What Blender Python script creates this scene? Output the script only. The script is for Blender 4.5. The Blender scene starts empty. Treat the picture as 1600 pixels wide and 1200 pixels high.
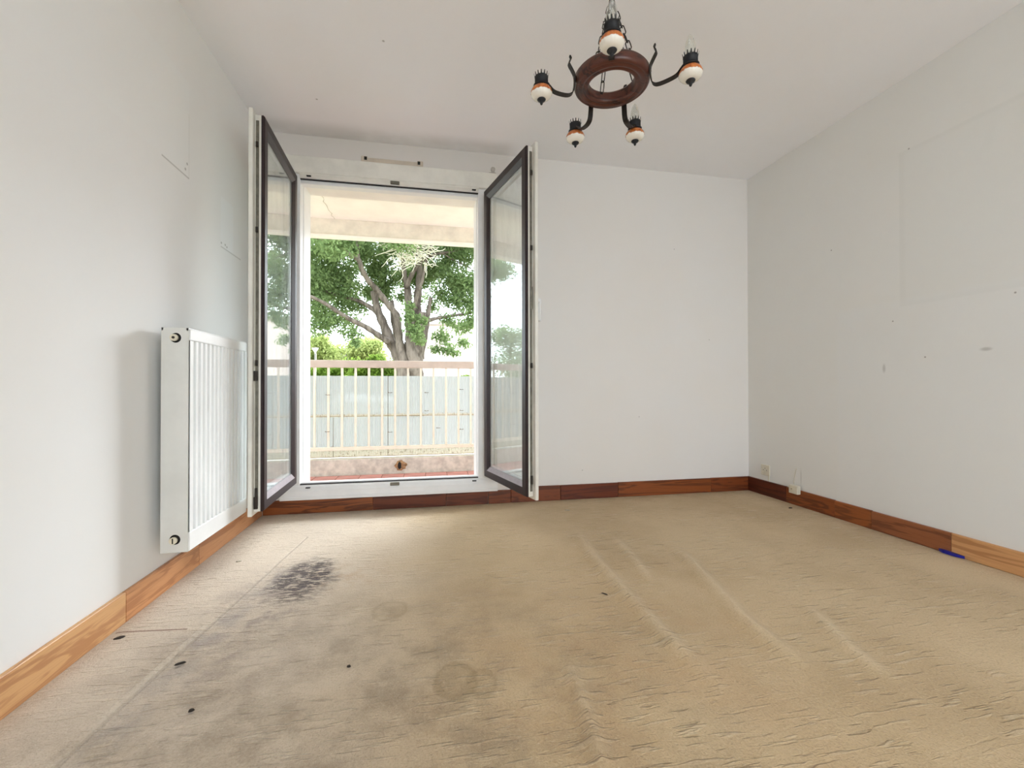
import bpy, bmesh, math, random
import numpy as np
from mathutils import Vector, Matrix

random.seed(7)
rng = np.random.default_rng(7)
sc = bpy.context.scene
COL = sc.collection

# ------------------------------------------------------------------ camera
CAM = Vector((0.0, 0.0, 0.8257))
F_PX = 690.0
RIGHT = Vector((0.98139, -0.19200, -0.00164)).normalized()
FWD = Vector((0.19200, 0.98136, 0.00772)).normalized()
UP = RIGHT.cross(FWD).normalized()
RIGHT = FWD.cross(UP).normalized()
cam_d = bpy.data.cameras.new('camera')
cam_d.sensor_width = 36.0
cam_d.lens = F_PX / 1600.0 * 36.0
cam_d.clip_start = 0.02
cam_d.clip_end = 400
cam = bpy.data.objects.new('camera', cam_d)
COL.objects.link(cam)
cam.matrix_world = Matrix(((RIGHT.x, UP.x, -FWD.x, CAM.x), (RIGHT.y, UP.y, -FWD.y, CAM.y),
                           (RIGHT.z, UP.z, -FWD.z, CAM.z), (0, 0, 0, 1)))
sc.camera = cam

# ------------------------------------------------------------------ light, sky, exposure
SKY = 5.3
world = bpy.data.worlds.new('overcast_sky')
sc.world = world
world.use_nodes = True
bg = world.node_tree.nodes['Background']
bg.inputs['Color'].default_value = (0.83, 0.925, 1.0, 1)
bg.inputs['Strength'].default_value = SKY
sun_d = bpy.data.lights.new('hazy_sun', 'SUN')
sun_d.energy = 10.0
sun_d.angle = math.radians(34)
sun_d.color = (0.88, 0.94, 1.0)
sun = bpy.data.objects.new('hazy_sun', sun_d)
COL.objects.link(sun)
sun_from = Vector((0.50, 1.0, 0.60)).normalized()       # towards the sun
sun.rotation_euler = sun_from.to_track_quat('Z', 'Y').to_euler()
sun.location = (6, 12, 8)
sc.view_settings.view_transform = 'Standard'
sc.view_settings.look = 'None'
sc.view_settings.exposure = 0.35
sc.view_settings.gamma = 1.0
sc.view_settings.use_curve_mapping = False
sc.cycles.use_denoising = True
sc.cycles.max_bounces = 14
sc.cycles.diffuse_bounces = 8
sc.cycles.glossy_bounces = 6
sc.cycles.transparent_max_bounces = 32
sc.cycles.transmission_bounces = 8
sc.cycles.sample_clamp_indirect = 6.0
sc.cycles.caustics_reflective = False
sc.cycles.caustics_refractive = False


def portal(name, loc, rot, sx, sy):
    d = bpy.data.lights.new(name, 'AREA')
    d.shape = 'RECTANGLE'
    d.size, d.size_y = sx, sy
    d.cycles.is_portal = True
    o = bpy.data.objects.new(name, d)
    COL.objects.link(o)
    o.location, o.rotation_euler = loc, rot
    return o


# ------------------------------------------------------------------ room numbers (metres)
XL, XR, YB, YR, H = -1.049, 2.549, 3.124, -2.10, 2.50
YO = 3.36            # outer face of the window wall
YRAIL = 4.40         # balcony kerb front


def at(px, py, Y):
    d = RIGHT * ((px - 800) / F_PX) - UP * ((py - 600) / F_PX) + FWD
    return CAM + d * ((Y - CAM.y) / d.y)


def atz(px, py, z):
    d = RIGHT * ((px - 800) / F_PX) - UP * ((py - 600) / F_PX) + FWD
    return CAM + d * ((z - CAM.z) / d.z)


# ------------------------------------------------------------------ material helpers
def srgb(r, g, b):
    f = lambda c: (c / 255 / 12.92) if c / 255 <= 0.04045 else ((c / 255 + 0.055) / 1.055) ** 2.4
    return (f(r), f(g), f(b), 1.0)


class NT:
    def __init__(self, name):
        self.m = bpy.data.materials.new(name)
        self.m.use_nodes = True
        self.t = self.m.node_tree
        self.t.nodes.clear()
        self.out = self.n('ShaderNodeOutputMaterial')

    def n(self, typ, **kw):
        nd = self.t.nodes.new(typ)
        for k, v in kw.items():
            setattr(nd, k, v)
        return nd

    def put(self, sock, v):
        if hasattr(v, 'is_output'):
            self.t.links.new(v, sock)
        elif v is not None:
            sock.default_value = v

    def math(self, op, a, b=None, c=None, clamp=False):
        nd = self.n('ShaderNodeMath', operation=op, use_clamp=clamp)
        for i, v in enumerate((a, b, c)):
            if v is not None:
                self.put(nd.inputs[i], v)
        return nd.outputs[0]

    def add(self, a, b): return self.math('ADD', a, b)
    def sub(self, a, b): return self.math('SUBTRACT', a, b)
    def mul(self, a, b): return self.math('MULTIPLY', a, b)
    def mx(self, a, b): return self.math('MAXIMUM', a, b)
    def mn(self, a, b): return self.math('MINIMUM', a, b)

    def coord(self):
        return self.n('ShaderNodeTexCoord').outputs['Object']

    def xyz(self, v):
        s = self.n('ShaderNodeSeparateXYZ')
        self.put(s.inputs[0], v)
        return s.outputs

    def mapping(self, v, scale=(1, 1, 1), loc=(0, 0, 0), rot=(0, 0, 0)):
        mp = self.n('ShaderNodeMapping')
        self.put(mp.inputs['Vector'], v)
        mp.inputs['Scale'].default_value = scale
        mp.inputs['Location'].default_value = loc
        mp.inputs['Rotation'].default_value = rot
        return mp.outputs[0]

    def noise(self, v, scale, detail=3, rough=0.5, dist=0.0):
        nd = self.n('ShaderNodeTexNoise')
        self.put(nd.inputs['Vector'], v)
        nd.inputs['Scale'].default_value = scale
        nd.inputs['Detail'].default_value = detail
        nd.inputs['Roughness'].default_value = rough
        nd.inputs['Distortion'].default_value = dist
        return nd.outputs['Fac']

    def step(self, v, lo, hi):
        nd = self.n('ShaderNodeMapRange', interpolation_type='SMOOTHSTEP')
        self.put(nd.inputs['Value'], v)
        nd.inputs['From Min'].default_value = lo
        nd.inputs['From Max'].default_value = hi
        nd.inputs['To Min'].default_value = 0
        nd.inputs['To Max'].default_value = 1
        return nd.outputs[0]

    def mix(self, fac, a, b, mode='MIX'):
        nd = self.n('ShaderNodeMix', data_type='RGBA', blend_type=mode)
        self.put(nd.inputs[0], fac)
        self.put(nd.inputs[6], a)
        self.put(nd.inputs[7], b)
        return nd.outputs[2]

    def bump(self, h, strength, dist, normal=None):
        nd = self.n('ShaderNodeBump')
        self.put(nd.inputs['Height'], h)
        nd.inputs['Strength'].default_value = strength
        nd.inputs['Distance'].default_value = dist
        if normal is not None:
            self.put(nd.inputs['Normal'], normal)
        return nd.outputs[0]

    def principled(self, color, rough=0.5, metal=0.0, normal=None, spec=0.5, **kw):
        b = self.n('ShaderNodeBsdfPrincipled')
        self.put(b.inputs['Base Color'], color)
        self.put(b.inputs['Roughness'], rough)
        self.put(b.inputs['Metallic'], metal)
        self.put(b.inputs['Specular IOR Level'], spec)
        if normal is not None:
            self.put(b.inputs['Normal'], normal)
        for k, v in kw.items():
            self.put(b.inputs[k], v)
        self.t.links.new(b.outputs[0], self.out.inputs[0])
        return b

    def ellipse(self, xy, cx, cy, rx, ry, soft=0.25, warp=None):
        dx = self.math('DIVIDE', self.sub(xy[0], cx), rx)
        dy = self.math('DIVIDE', self.sub(xy[1], cy), ry)
        r = self.math('SQRT', self.add(self.mul(dx, dx), self.mul(dy, dy)))
        if warp is not None:
            r = self.add(r, warp)
        return self.sub(1.0, self.step(r, 1 - soft, 1 + soft))

    def box(self, a, b, a0, a1, b0, b1, soft):
        f = lambda v, lo, hi: self.mul(self.step(v, lo - soft, lo + soft), self.sub(1.0, self.step(v, hi - soft, hi + soft)))
        return self.mul(f(a, a0, a1), f(b, b0, b1))


def plain(name, rgb, rough=0.5, metal=0.0, var=0.06, scale=12.0, bump=0.0, bscale=200, spec=0.5):
    N = NT(name)
    co = N.coord()
    c = srgb(*rgb)
    dark = tuple(x * (1 - var * 2.5) for x in c[:3]) + (1,)
    fac = N.step(N.noise(co, scale, 4, 0.6), 0.3, 0.75)
    col = N.mix(fac, c, dark)
    nrm = N.bump(N.noise(co, bscale, 2), bump, 0.002) if bump else None
    N.principled(col, rough, metal, nrm, spec)
    return N.m


def paint_wall(name, rgb, marks=None):
    N = NT(name)
    co = N.coord()
    xyz = N.xyz(co)
    c = srgb(*rgb)
    warm = (c[0] * 0.985, c[1] * 0.955, c[2] * 0.91, 1)
    big = N.step(N.noise(co, 1.1, 4, 0.55), 0.35, 0.75)
    col = N.mix(N.mul(big, 0.55), c, warm)
    spk = N.step(N.noise(co, 9.0, 5, 0.7), 0.72, 0.80)
    col = N.mix(N.mul(spk, 0.06), col, (0.35, 0.31, 0.27, 1))
    if marks:
        for m in marks(N, xyz):
            col = N.mix(m[0], col, m[1])
    h = N.noise(co, 260, 3, 0.6)
    h2 = N.noise(co, 7.0, 2, 0.5)
    nrm = N.bump(h, 0.12, 0.0012)
    nrm = N.bump(h2, 0.10, 0.01, nrm)
    N.principled(col, 0.75, 0, nrm, 0.25)
    return N.m


def dots(N, u, v, pts, r):
    acc = None
    for (a, b) in pts:
        e = N.ellipse((u, v), a, b, r, r, 0.35)
        acc = e if acc is None else N.mx(acc, e)
    return acc


DIRT = (0.16, 0.13, 0.10, 1)


def marks_right(N, xyz):
    y, z = xyz[1], xyz[2]
    ghost = N.box(y, z, 0.2, 1.962, 1.262, 2.105, 0.006)
    inner = N.box(y, z, 0.2, 1.935, 1.285, 2.085, 0.012)
    rim = N.sub(ghost, inner)
    strip = N.box(y, z, 1.2, 2.34, 0.12, 1.30, 0.02)
    d = dots(N, y, z, [(1.91, 2.105), (2.375, 1.70), (2.0, 1.19), (1.48, 1.24), (1.84, 0.98)], 0.0042)
    s1 = N.ellipse((y, z), 1.585, 1.0, 0.02, 0.008, 0.6)
    s2 = N.ellipse((y, z), 2.05, 0.93, 0.008, 0.022, 0.6)
    s3 = N.ellipse((y, z), 2.62, 0.20, 0.004, 0.05, 0.6)
    return [(N.mul(ghost, 0.15), (0.72, 0.73, 0.70, 1)), (N.mul(rim, 0.05), (0.45, 0.42, 0.36, 1)),
            (N.mul(strip, 0.20), (0.80, 0.82, 0.84, 1)),
            (N.mul(d, 0.6), DIRT), (N.mul(s1, 0.35), DIRT), (N.mul(s2, 0.3), DIRT), (N.mul(s3, 0.25), DIRT)]


def marks_left(N, xyz):
    y, z = xyz[1], xyz[2]
    l1 = N.box(y, z, 2.02, 2.232, 1.768, 1.774, 0.003)
    l2 = N.box(y, z, 2.548, 2.80, 1.562, 1.568, 0.003)
    v1 = N.box(y, z, 2.228, 2.233, 1.77, 2.06, 0.003)
    g = N.box(y, z, 0.9, 2.230, 1.771, 2.20, 0.006)
    g2 = N.box(y, z, 2.548, 2.70, 1.565, 1.83, 0.006)
    d = dots(N, y, z, [(2.555, 1.585), (2.60, 1.588), (2.62, 1.582), (2.215, 1.83), (2.20, 1.80), (1.33, 0.43), (1.31, 0.36)], 0.006)
    return [(N.mul(g, 0.35), (0.82, 0.82, 0.80, 1)), (N.mul(g2, 0.4), (0.85, 0.86, 0.86, 1)),
            (N.mul(l1, 0.45), DIRT), (N.mul(l2, 0.35), DIRT), (N.mul(v1, 0.12), DIRT), (N.mul(d, 0.55), DIRT)]


def marks_back(N, xyz):
    x, z = xyz[0], xyz[2]
    d = dots(N, x, z, [(1.143, 0.21), (1.9, 1.9), (2.2, 1.2), (1.6, 0.6)], 0.0035)
    soot_shade = N.box(x, z, -1.2, 0.62, 2.33, 2.6, 0.06)  # backlit shade painted on the wall above the window head
    return [(N.mul(d, 0.6), DIRT), (N.mul(soot_shade, 0.30), (0.45, 0.40, 0.35, 1))]


def marks_ceiling(N, xyz):
    x, y = xyz[0], xyz[1]
    soot_shade = N.mul(N.box(x, y, -1.2, 0.6, 2.98, 3.3, 0.07), N.step(N.noise(N.coord(), 3.0, 3), 0.2, 0.6))
    d = dots(N, x, y, [(-0.62, 2.72), (-0.2, 2.2), (0.4, 1.4)], 0.006)
    return [(N.mul(soot_shade, 0.3), (0.38, 0.33, 0.28, 1)), (N.mul(d, 0.5), DIRT)]


M = {}
M['wall'] = paint_wall('white_wall_paint', (233, 231, 228))
M['wall_left'] = paint_wall('white_wall_paint_left', (233, 232, 230), marks_left)
M['wall_right'] = paint_wall('white_wall_paint_right', (231, 230, 227), marks_right)
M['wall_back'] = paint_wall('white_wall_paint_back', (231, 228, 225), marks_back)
M['ceiling'] = paint_wall('white_ceiling_paint', (244, 244, 247), marks_ceiling)


def carpet_material():
    N = NT('worn_beige_carpet')
    co = N.coord()
    xy = N.xyz(co)
    big = N.step(N.noise(co, 1.6, 5, 0.6), 0.32, 0.72)
    col = N.mix(big, srgb(204, 178, 140), srgb(184, 157, 118))
    # greyer by the radiator wall: cool window light painted into the colour
    lx = N.sub(1.0, N.step(N.add(xy[0], N.mul(N.sub(N.noise(co, 2.2, 3), 0.5), 0.5)), -0.55, 0.35))
    col = N.mix(N.mul(lx, 0.8), col, srgb(200, 186, 170))
    # sculpted dashes of the pile (run across the room)
    wob = N.noise(co, 3.0, 2)
    v1 = N.mapping(co, (8.0, 56.0, 1), rot=(0, 0, 0.10))
    dsh = N.step(N.noise(v1, 1.0, 2, 0.5), 0.57, 0.65)
    gate = N.step(N.noise(co, 2.3, 3, 0.6), 0.36, 0.56)
    dash = N.mul(dsh, gate)
    v2 = N.mapping(co, (9.0, 64.0, 1), loc=(3.1, 8.2, 0), rot=(0, 0, 0.10))
    dsh2 = N.mul(N.step(N.noise(v2, 1.0, 2, 0.5), 0.61, 0.70), gate)
    col = N.mix(N.mul(dash, 0.20), col, srgb(232, 216, 190))
    col = N.mix(N.mul(dsh2, 0.24), col, srgb(140, 120, 98))
    crest_light = N.n('ShaderNodeAttribute', attribute_name='crease_highlight')  # light on the ridge crests, painted into the carpet colour
    col = N.mix(N.mul(crest_light.outputs['Fac'], N.add(.12, N.mul(N.noise(co, 20, 3), .4))), col, srgb(230, 210, 178))
    # soiling plus painted shade, foreground left of centre
    sm = N.noise(co, 5.5, 6, 0.72)
    soil_shade_m = N.ellipse(xy, -0.20, 1.15, 0.80, 0.66, 0.75)
    soil_shade = N.mul(soil_shade_m, N.step(sm, 0.36, 0.70))
    col = N.mix(N.mul(soil_shade, 0.62), col, srgb(132, 114, 92))
    soil2 = N.mul(N.ellipse(xy, -0.62, 1.72, 0.20, 0.40, 0.8), N.step(N.noise(co, 9, 5, 0.7), 0.42, 0.68))
    col = N.mix(N.mul(soil2, 0.55), col, srgb(126, 110, 104))
    brown = N.mul(N.ellipse(xy, 0.55, 1.2, 0.45, 0.5, 0.8), N.step(N.noise(co, 4, 4, 0.6), 0.35, 0.7))
    col = N.mix(N.mul(brown, 0.45), col, srgb(184, 148, 106))
    rust = N.mul(N.ellipse(xy, -0.36, 2.05, 0.16, 0.12, 0.8), N.step(N.noise(co, 14, 4, 0.6), 0.4, 0.7))
    col = N.mix(N.mul(rust, 0.6), col, srgb(178, 146, 112))
    # black mould stain
    warp = N.mul(N.sub(N.noise(co, 9, 5, 0.7), 0.5), 1.5)
    st = N.ellipse(xy, -0.515, 2.06, 0.125, 0.20, 0.35, warp)
    fib = N.noise(N.mapping(co, (22, 60, 1), rot=(0, 0, 0.2)), 1.0, 5, 0.75)
    st = N.mul(st, N.step(fib, 0.39, 0.53))
    col = N.mix(N.mul(st, 0.96), col, srgb(52, 41, 43))
    halo = N.mul(N.ellipse(xy, -0.57, 1.98, 0.17, 0.30, 0.6, warp), N.step(fib, 0.5, 0.66))
    col = N.mix(N.mul(halo, 0.62), col, srgb(96, 76, 76))
    # round water stains
    for (cx, cy, rx, ry, k) in ((0.085, 1.26, 0.062, 0.08, 0.8), (0.155, 1.235, 0.045, 0.06, 0.6), (-0.13, 1.70, 0.066, 0.07, 0.55)):
        w = N.mul(N.sub(N.noise(co, 22, 4, 0.6), 0.5), 0.7)
        e = N.ellipse(xy, cx, cy, rx, ry, 0.10, w)
        ei = N.ellipse(xy, cx, cy, rx * 0.80, ry * 0.80, 0.25, w)
        col = N.mix(N.mul(e, 0.20 * k), col, srgb(140, 116, 70))
        col = N.mix(N.mul(N.sub(e, ei), 0.34 * k), col, srgb(118, 98, 62))
    # old seam with adhesive strip, cross cut
    sx = N.add(xy[0], N.mul(N.sub(xy[1], 1.138), -0.098))       # seam leans in towards the window
    seam = N.box(sx, xy[1], -0.792, -0.783, 0.6, 2.62, 0.003)
    strip = N.box(sx, xy[1], -0.812, -0.792, 0.6, 1.72, 0.004)
    band = N.box(sx, xy[1], -0.785, -0.70, 0.7, 2.2, 0.03)
    bn = N.step(N.noise(co, 10, 4, 0.65), 0.38, 0.62)
    col = N.mix(N.mul(N.mul(band, bn), 0.30), col, srgb(132, 128, 130))
    col = N.mix(N.mul(N.mul(strip, N.step(N.noise(co, 7, 4, .7), .35, .65)), 0.38), col, srgb(210, 198, 180))
    col = N.mix(N.mul(seam, 0.3), col, srgb(150, 138, 122))
    cut = N.box(xy[0], N.add(xy[1], N.mul(xy[0], 0.11)), -1.02, -0.795, 1.600, 1.608, 0.002)
    col = N.mix(N.mul(cut, 0.85), col, srgb(112, 78, 60))
    # uneven darker line along the skirtings
    edge = N.mx(N.step(xy[1], YB - 0.16, YB - 0.02), N.mx(N.step(xy[0], XR - 0.14, XR - 0.02), N.mul(N.sub(1.0, N.step(xy[0], XL + 0.02, XL + 0.09)), 0.5)))
    col = N.mix(N.mul(edge, N.mul(N.step(N.noise(co, 8, 5, 0.7), 0.3, 0.7), 0.42)), col, srgb(140, 112, 66))
    # speckle of the pile
    sp = N.noise(co, 170, 2, 0.7)
    col = N.mix(N.mul(N.step(sp, 0.50, 0.75), 0.36), col, srgb(134, 114, 88))
    col = N.mix(N.mul(N.sub(1.0, N.step(sp, 0.22, 0.45)), 0.25), col, srgb(236, 222, 198))
    hgt = N.add(N.mul(sp, 0.5), N.mul(N.noise(co, 60, 3, 0.6), 0.6))
    nrm = N.bump(hgt, 0.75, 0.006)
    nrm = N.bump(N.sub(N.mul(dash, 1.0), N.mul(dsh2, 1.0)), 0.65, 0.007, nrm)
    nrm = N.bump(N.sub(N.mul(strip, 0.6), seam), 0.5, 0.006, nrm)
    N.principled(col, 0.95, 0, nrm, 0.1, **{'Sheen Weight': 0.15, 'Sheen Roughness': 0.6})
    return N.m


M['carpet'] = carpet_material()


def wood(name, rgb, dark, seed=0.0, scale=1.0, axis='x', rough=0.42):
    N = NT(name)
    co = N.coord()
    if axis == 'y':
        co2 = N.mapping(co, (9 * scale, 0.75, 9 * scale), loc=(seed, seed * 1.7, seed * .6))
    else:
        co2 = N.mapping(co, (0.75, 9 * scale, 9 * scale), loc=(seed, seed * 1.7, seed * .6))
    nz = N.noise(co2, 1.6, 4, 0.5, 0.9)
    rings = N.math('SINE', N.mul(nz, 30.0))
    rings = N.step(rings, 0.0, 1.0)
    fine = N.noise(N.mapping(co2, (2.5, 8, 8) if axis == 'x' else (8, 2.5, 8)), 3.0, 5, 0.7)
    c = N.mix(N.mul(rings, 0.75), srgb(*rgb), srgb(*dark))
    c = N.mix(N.mul(N.step(fine, 0.45, 0.7), 0.4), c, srgb(*dark))
    nrm = N.bump(fine, 0.15, 0.001)
    N.principled(c, rough, 0, nrm, 0.45)
    return N.m


M['white_pvc'] = plain('white_pvc', (238, 238, 238), 0.35, 0, 0.03, 5)
M['cream_pvc'] = plain('yellowed_pvc', (232, 229, 220), 0.4, 0, 0.05, 8)
M['brown_pvc'] = plain('weathered_brown_pvc', (44, 30, 32), 0.42, 0, 0.18, 9, spec=0.35)


def brown_pvc():
    N = NT('weathered_brown_pvc')
    co = N.coord()
    nz = N.xyz(N.n('ShaderNodeNewGeometry').outputs['Normal'])[2]
    f = N.step(N.noise(co, 9, 4, 0.6), 0.3, 0.75)
    c = N.mix(f, srgb(46, 31, 33), srgb(34, 23, 25))
    dust_sheen = N.mul(N.step(nz, 0.10, 0.5), N.add(.45, N.mul(N.noise(co, 14, 4, .7), .5)))     # chalky dust and painted sky sheen on upward faces
    c = N.mix(dust_sheen, c, srgb(176, 164, 168))
    N.principled(c, 0.42, 0, None, 0.35)
    return N.m


M['brown_pvc'] = brown_pvc()
M['gasket'] = plain('black_rubber_gasket', (38, 34, 36), 0.7, 0, 0.1)
M['steel'] = plain('dull_zinc_steel', (128, 124, 112), 0.45, 0.7, 0.15, 40)
M['dark_steel'] = plain('blackened_steel', (58, 52, 46), 0.5, 0.5, 0.15, 40)
M['radiator'] = plain('white_radiator_enamel', (236, 236, 234), 0.32, 0, 0.03, 6)
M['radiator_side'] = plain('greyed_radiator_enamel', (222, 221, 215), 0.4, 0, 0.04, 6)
M['cavity'] = plain('radiator_cavity', (70, 66, 58), 0.8)
M['cream_plastic'] = plain('cream_plastic', (222, 214, 192), 0.4, 0, 0.05, 30)
M['socket'] = plain('ivory_socket_plastic', (221, 214, 196), 0.4, 0, 0.05, 30)
M['hole'] = plain('dark_hole', (28, 25, 22), 0.9)
M['blue'] = plain('blue_plastic', (24, 28, 150), 0.4, 0, 0.1, 60)
M['iron'] = plain('dark_wrought_iron', (44, 36, 32), 0.5, 0.35, 0.25, 50, 0.25, 160)
M['black_iron'] = plain('black_lamp_iron', (30, 29, 32), 0.55, 0.2, 0.15, 60)
M['ring_wood'] = wood('turned_brown_wood', (90, 48, 36), (40, 22, 19), 2.0, 1.0, rough=0.32)
M['crumb'] = plain('dark_crumb', (52, 42, 34), 0.9, 0, 0.2, 200)
M['pale_crumb'] = plain('pale_crumb', (206, 196, 176), 0.9, 0, 0.15, 200)
M['beige_strip'] = plain('beige_vent_strip', (204, 191, 174), 0.6, 0, 0.05, 20)
M['putty'] = plain('grey_putty', (186, 178, 170), 0.8, 0, 0.08, 40)


def ceramic():
    N = NT('white_ceramic_orange_rim')
    co = N.coord()
    z = N.xyz(co)[2]
    w = N.add(z, N.mul(N.sub(N.noise(co, 60, 3), 0.5), 0.012))
    top = N.step(w, -0.001, 0.002)
    br = N.noise(N.mapping(co, (1, 1, 0.3)), 90, 3, 0.6)
    org = N.mix(N.step(br, 0.3, 0.75), srgb(206, 122, 58), srgb(160, 78, 32))
    c = N.mix(top, srgb(238, 233, 222), org)
    N.principled(c, 0.22, 0, None, 0.5)
    return N.m


M['ceramic'] = ceramic()


def thin_glass(name, ior=1.5, tint=(0.97, 0.985, 0.985, 1), dirt=0.05, dirt_col=(0.75, 0.85, 0.95, 1)):
    N = NT(name)
    co = N.coord()
    lw = N.n('ShaderNodeLayerWeight')
    lw.inputs['Blend'].default_value = 0.5
    r0 = ((ior - 1) / (ior + 1)) ** 2
    fres = N.add(r0, N.mul(1 - r0, N.math('POWER', lw.outputs['Facing'], 5.0)))     # Schlick reflectance, the same from both sides
    tr = N.n('ShaderNodeBsdfTransparent')
    tr.inputs['Color'].default_value = tint
    gl = N.n('ShaderNodeBsdfGlossy')
    gl.inputs['Roughness'].default_value = 0.0
    gl.inputs['Color'].default_value = (1, 1, 1, 1)
    mx = N.n('ShaderNodeMixShader')
    N.put(mx.inputs[0], fres)
    N.t.links.new(tr.outputs[0], mx.inputs[1])
    N.t.links.new(gl.outputs[0], mx.inputs[2])
    if dirt:
        df = N.n('ShaderNodeBsdfDiffuse')
        df.inputs['Color'].default_value = dirt_col
        m2 = N.n('ShaderNodeMixShader')
        streak = N.step(N.noise(N.mapping(co, (6, 6, 1.6)), 3.0, 5, 0.7), 0.35, 0.75)
        N.put(m2.inputs[0], N.mul(streak, dirt))
        N.t.links.new(mx.outputs[0], m2.inputs[1])
        N.t.links.new(df.outputs[0], m2.inputs[2])
        mx = m2
    N.t.links.new(mx.outputs[0], N.out.inputs[0])
    return N.m


M['glass'] = thin_glass('window_glass')
M['bulb'] = thin_glass('clear_bulb_glass', 1.7, (0.86, 0.86, 0.83, 1), 0.55, (0.9, 0.9, 0.86, 1))


# ------------------------------------------------------------------ mesh helpers
def link(o, parent=None):
    COL.objects.link(o)
    if parent is not None:
        o.parent = parent
    return o


def empty(name, loc=(0, 0, 0), rz=0.0, parent=None):
    o = bpy.data.objects.new(name, None)
    o.empty_display_size = 0.05
    o.location = loc
    o.rotation_euler = (0, 0, rz)
    return link(o, parent)


def tag(o, label, cat, group=None):
    o['label'] = label
    o['category'] = cat
    if group:
        o['group'] = group
    return o


def structure(o, label=None):
    o['kind'] = 'structure'
    if label:
        o['label'] = label
    return o


class MB:
    """collects shapes; build() links them as one mesh object"""
    def __init__(self):
        self.bm = bmesh.new()

    def box(self, x0, x1, y0, y1, z0, z1, bev=0.0, seg=1):
        b = bmesh.new()
        vs = [b.verts.new((x, y, z)) for z in (z0, z1) for y in (y0, y1) for x in (x0, x1)]
        for f in ((0, 2, 3, 1), (4, 5, 7, 6), (0, 1, 5, 4), (2, 6, 7, 3), (0, 4, 6, 2), (1, 3, 7, 5)):
            b.faces.new([vs[i] for i in f])
        if bev:
            bmesh.ops.bevel(b, geom=b.edges[:], offset=bev, segments=seg, affect='EDGES', profile=0.6)
        self.merge(b)
        return self

    def merge(self, b, mat=None):
        if mat is not None:
            bmesh.ops.transform(b, matrix=mat, verts=b.verts[:])
        off = {}
        for v in b.verts:
            off[v] = self.bm.verts.new(v.co)
        for f in b.faces:
            try:
                nf = self.bm.faces.new([off[v] for v in f.verts])
                nf.smooth = f.smooth
            except ValueError:
                pass
        b.free()

    def prism(self, poly, fn, a0, a1, caps=True):
        """extrude a 2-D polygon; fn(u, v, a) gives the point"""
        lo = [self.bm.verts.new(fn(u, v, a0)) for u, v in poly]
        hi = [self.bm.verts.new(fn(u, v, a1)) for u, v in poly]
        n = len(poly)
        for i in range(n):
            j = (i + 1) % n
            self.bm.faces.new((lo[i], lo[j], hi[j], hi[i]))
        if caps:
            self.bm.faces.new(lo[::-1])
            self.bm.faces.new(hi)
        return self

    def lathe(self, prof, seg=32, c=(0, 0, 0), lobes=0, amp=0.0, axis=None):
        """prof: list of (r, z); closed with poles when r == 0"""
        rings = []
        for r, z in prof:
            if r <= 1e-6:
                rings.append([self.bm.verts.new((c[0], c[1], c[2] + z))])
            else:
                ring = []
                for k in range(seg):
                    a = 2 * math.pi * k / seg
                    rr = r * (1 + (amp * math.cos(lobes * a) if lobes else 0))
                    ring.append(self.bm.verts.new((c[0] + rr * math.cos(a), c[1] + rr * math.sin(a), c[2] + z)))
                rings.append(ring)
        for A, B in zip(rings, rings[1:]):
            for k in range(seg):
                a, b2 = A[k % len(A)], A[(k + 1) % len(A)]
                d, e = B[k % len(B)], B[(k + 1) % len(B)]
                vs = []
                for v in (a, b2, e, d):
                    if v not in vs:
                        vs.append(v)
                if len(vs) > 2:
                    f = self.bm.faces.new(vs)
                    f.smooth = True
        return self

    def tube(self, pts, radii, seg=10, cap=True):
        pts = [Vector(p) for p in pts]
        n = len(pts)
        if not hasattr(radii, '__len__'):
            radii = [radii] * n
        t0 = (pts[1] - pts[0]).normalized()
        ref = Vector((0, 0, 1)) if abs(t0.z) < 0.9 else Vector((1, 0, 0))
        u = t0.cross(ref).normalized()
        rings = []
        for i, p in enumerate(pts):
            t = (pts[min(i + 1, n - 1)] - pts[max(i - 1, 0)]).normalized()
            u = (u - t * u.dot(t)).normalized()
            w = t.cross(u)
            rings.append([self.bm.verts.new(p + (u * math.cos(2 * math.pi * k / seg) + w * math.sin(2 * math.pi * k / seg)) * radii[i]) for k in range(seg)])
        for A, B in zip(rings, rings[1:]):
            for k in range(seg):
                f = self.bm.faces.new((A[k], A[(k + 1) % seg], B[(k + 1) % seg], B[k]))
                f.smooth = True
        if cap:
            self.bm.faces.new(rings[0][::-1])
            self.bm.faces.new(rings[-1])
        return self

    def build(self, name, mat, parent=None, loc=None):
        bmesh.ops.recalc_face_normals(self.bm, faces=self.bm.faces[:])
        me = bpy.data.meshes.new(name)
        self.bm.to_mesh(me)
        self.bm.free()
        me.materials.append(mat)
        o = bpy.data.objects.new(name, me)
        if loc is not None:
            o.location = loc
        return link(o, parent)


def box(name, mat, parent, *dims, bev=0.0, seg=1):
    return MB().box(*dims, bev=bev, seg=seg).build(name, mat, parent)


def copy_of(o, parent=None, loc=None, rot=None):
    c = o.copy()
    COL.objects.link(c)
    c.parent = parent
    if loc is not None:
        c.location = loc
    if rot is not None:
        c.rotation_euler = rot
    return c


def spline(pts, n=8):
    P = [Vector(p) for p in pts]
    out = []
    for i in range(len(P) - 1):
        a, b, c, d = P[max(i - 1, 0)], P[i], P[i + 1], P[min(i + 2, len(P) - 1)]
        for k in range(n):
            t = k / n
            out.append(0.5 * ((2 * b) + (c - a) * t + (2 * a - 5 * b + 4 * c - d) * t * t + (3 * b - a - 3 * c + d) * t ** 3))
    out.append(P[-1])
    return out


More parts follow.
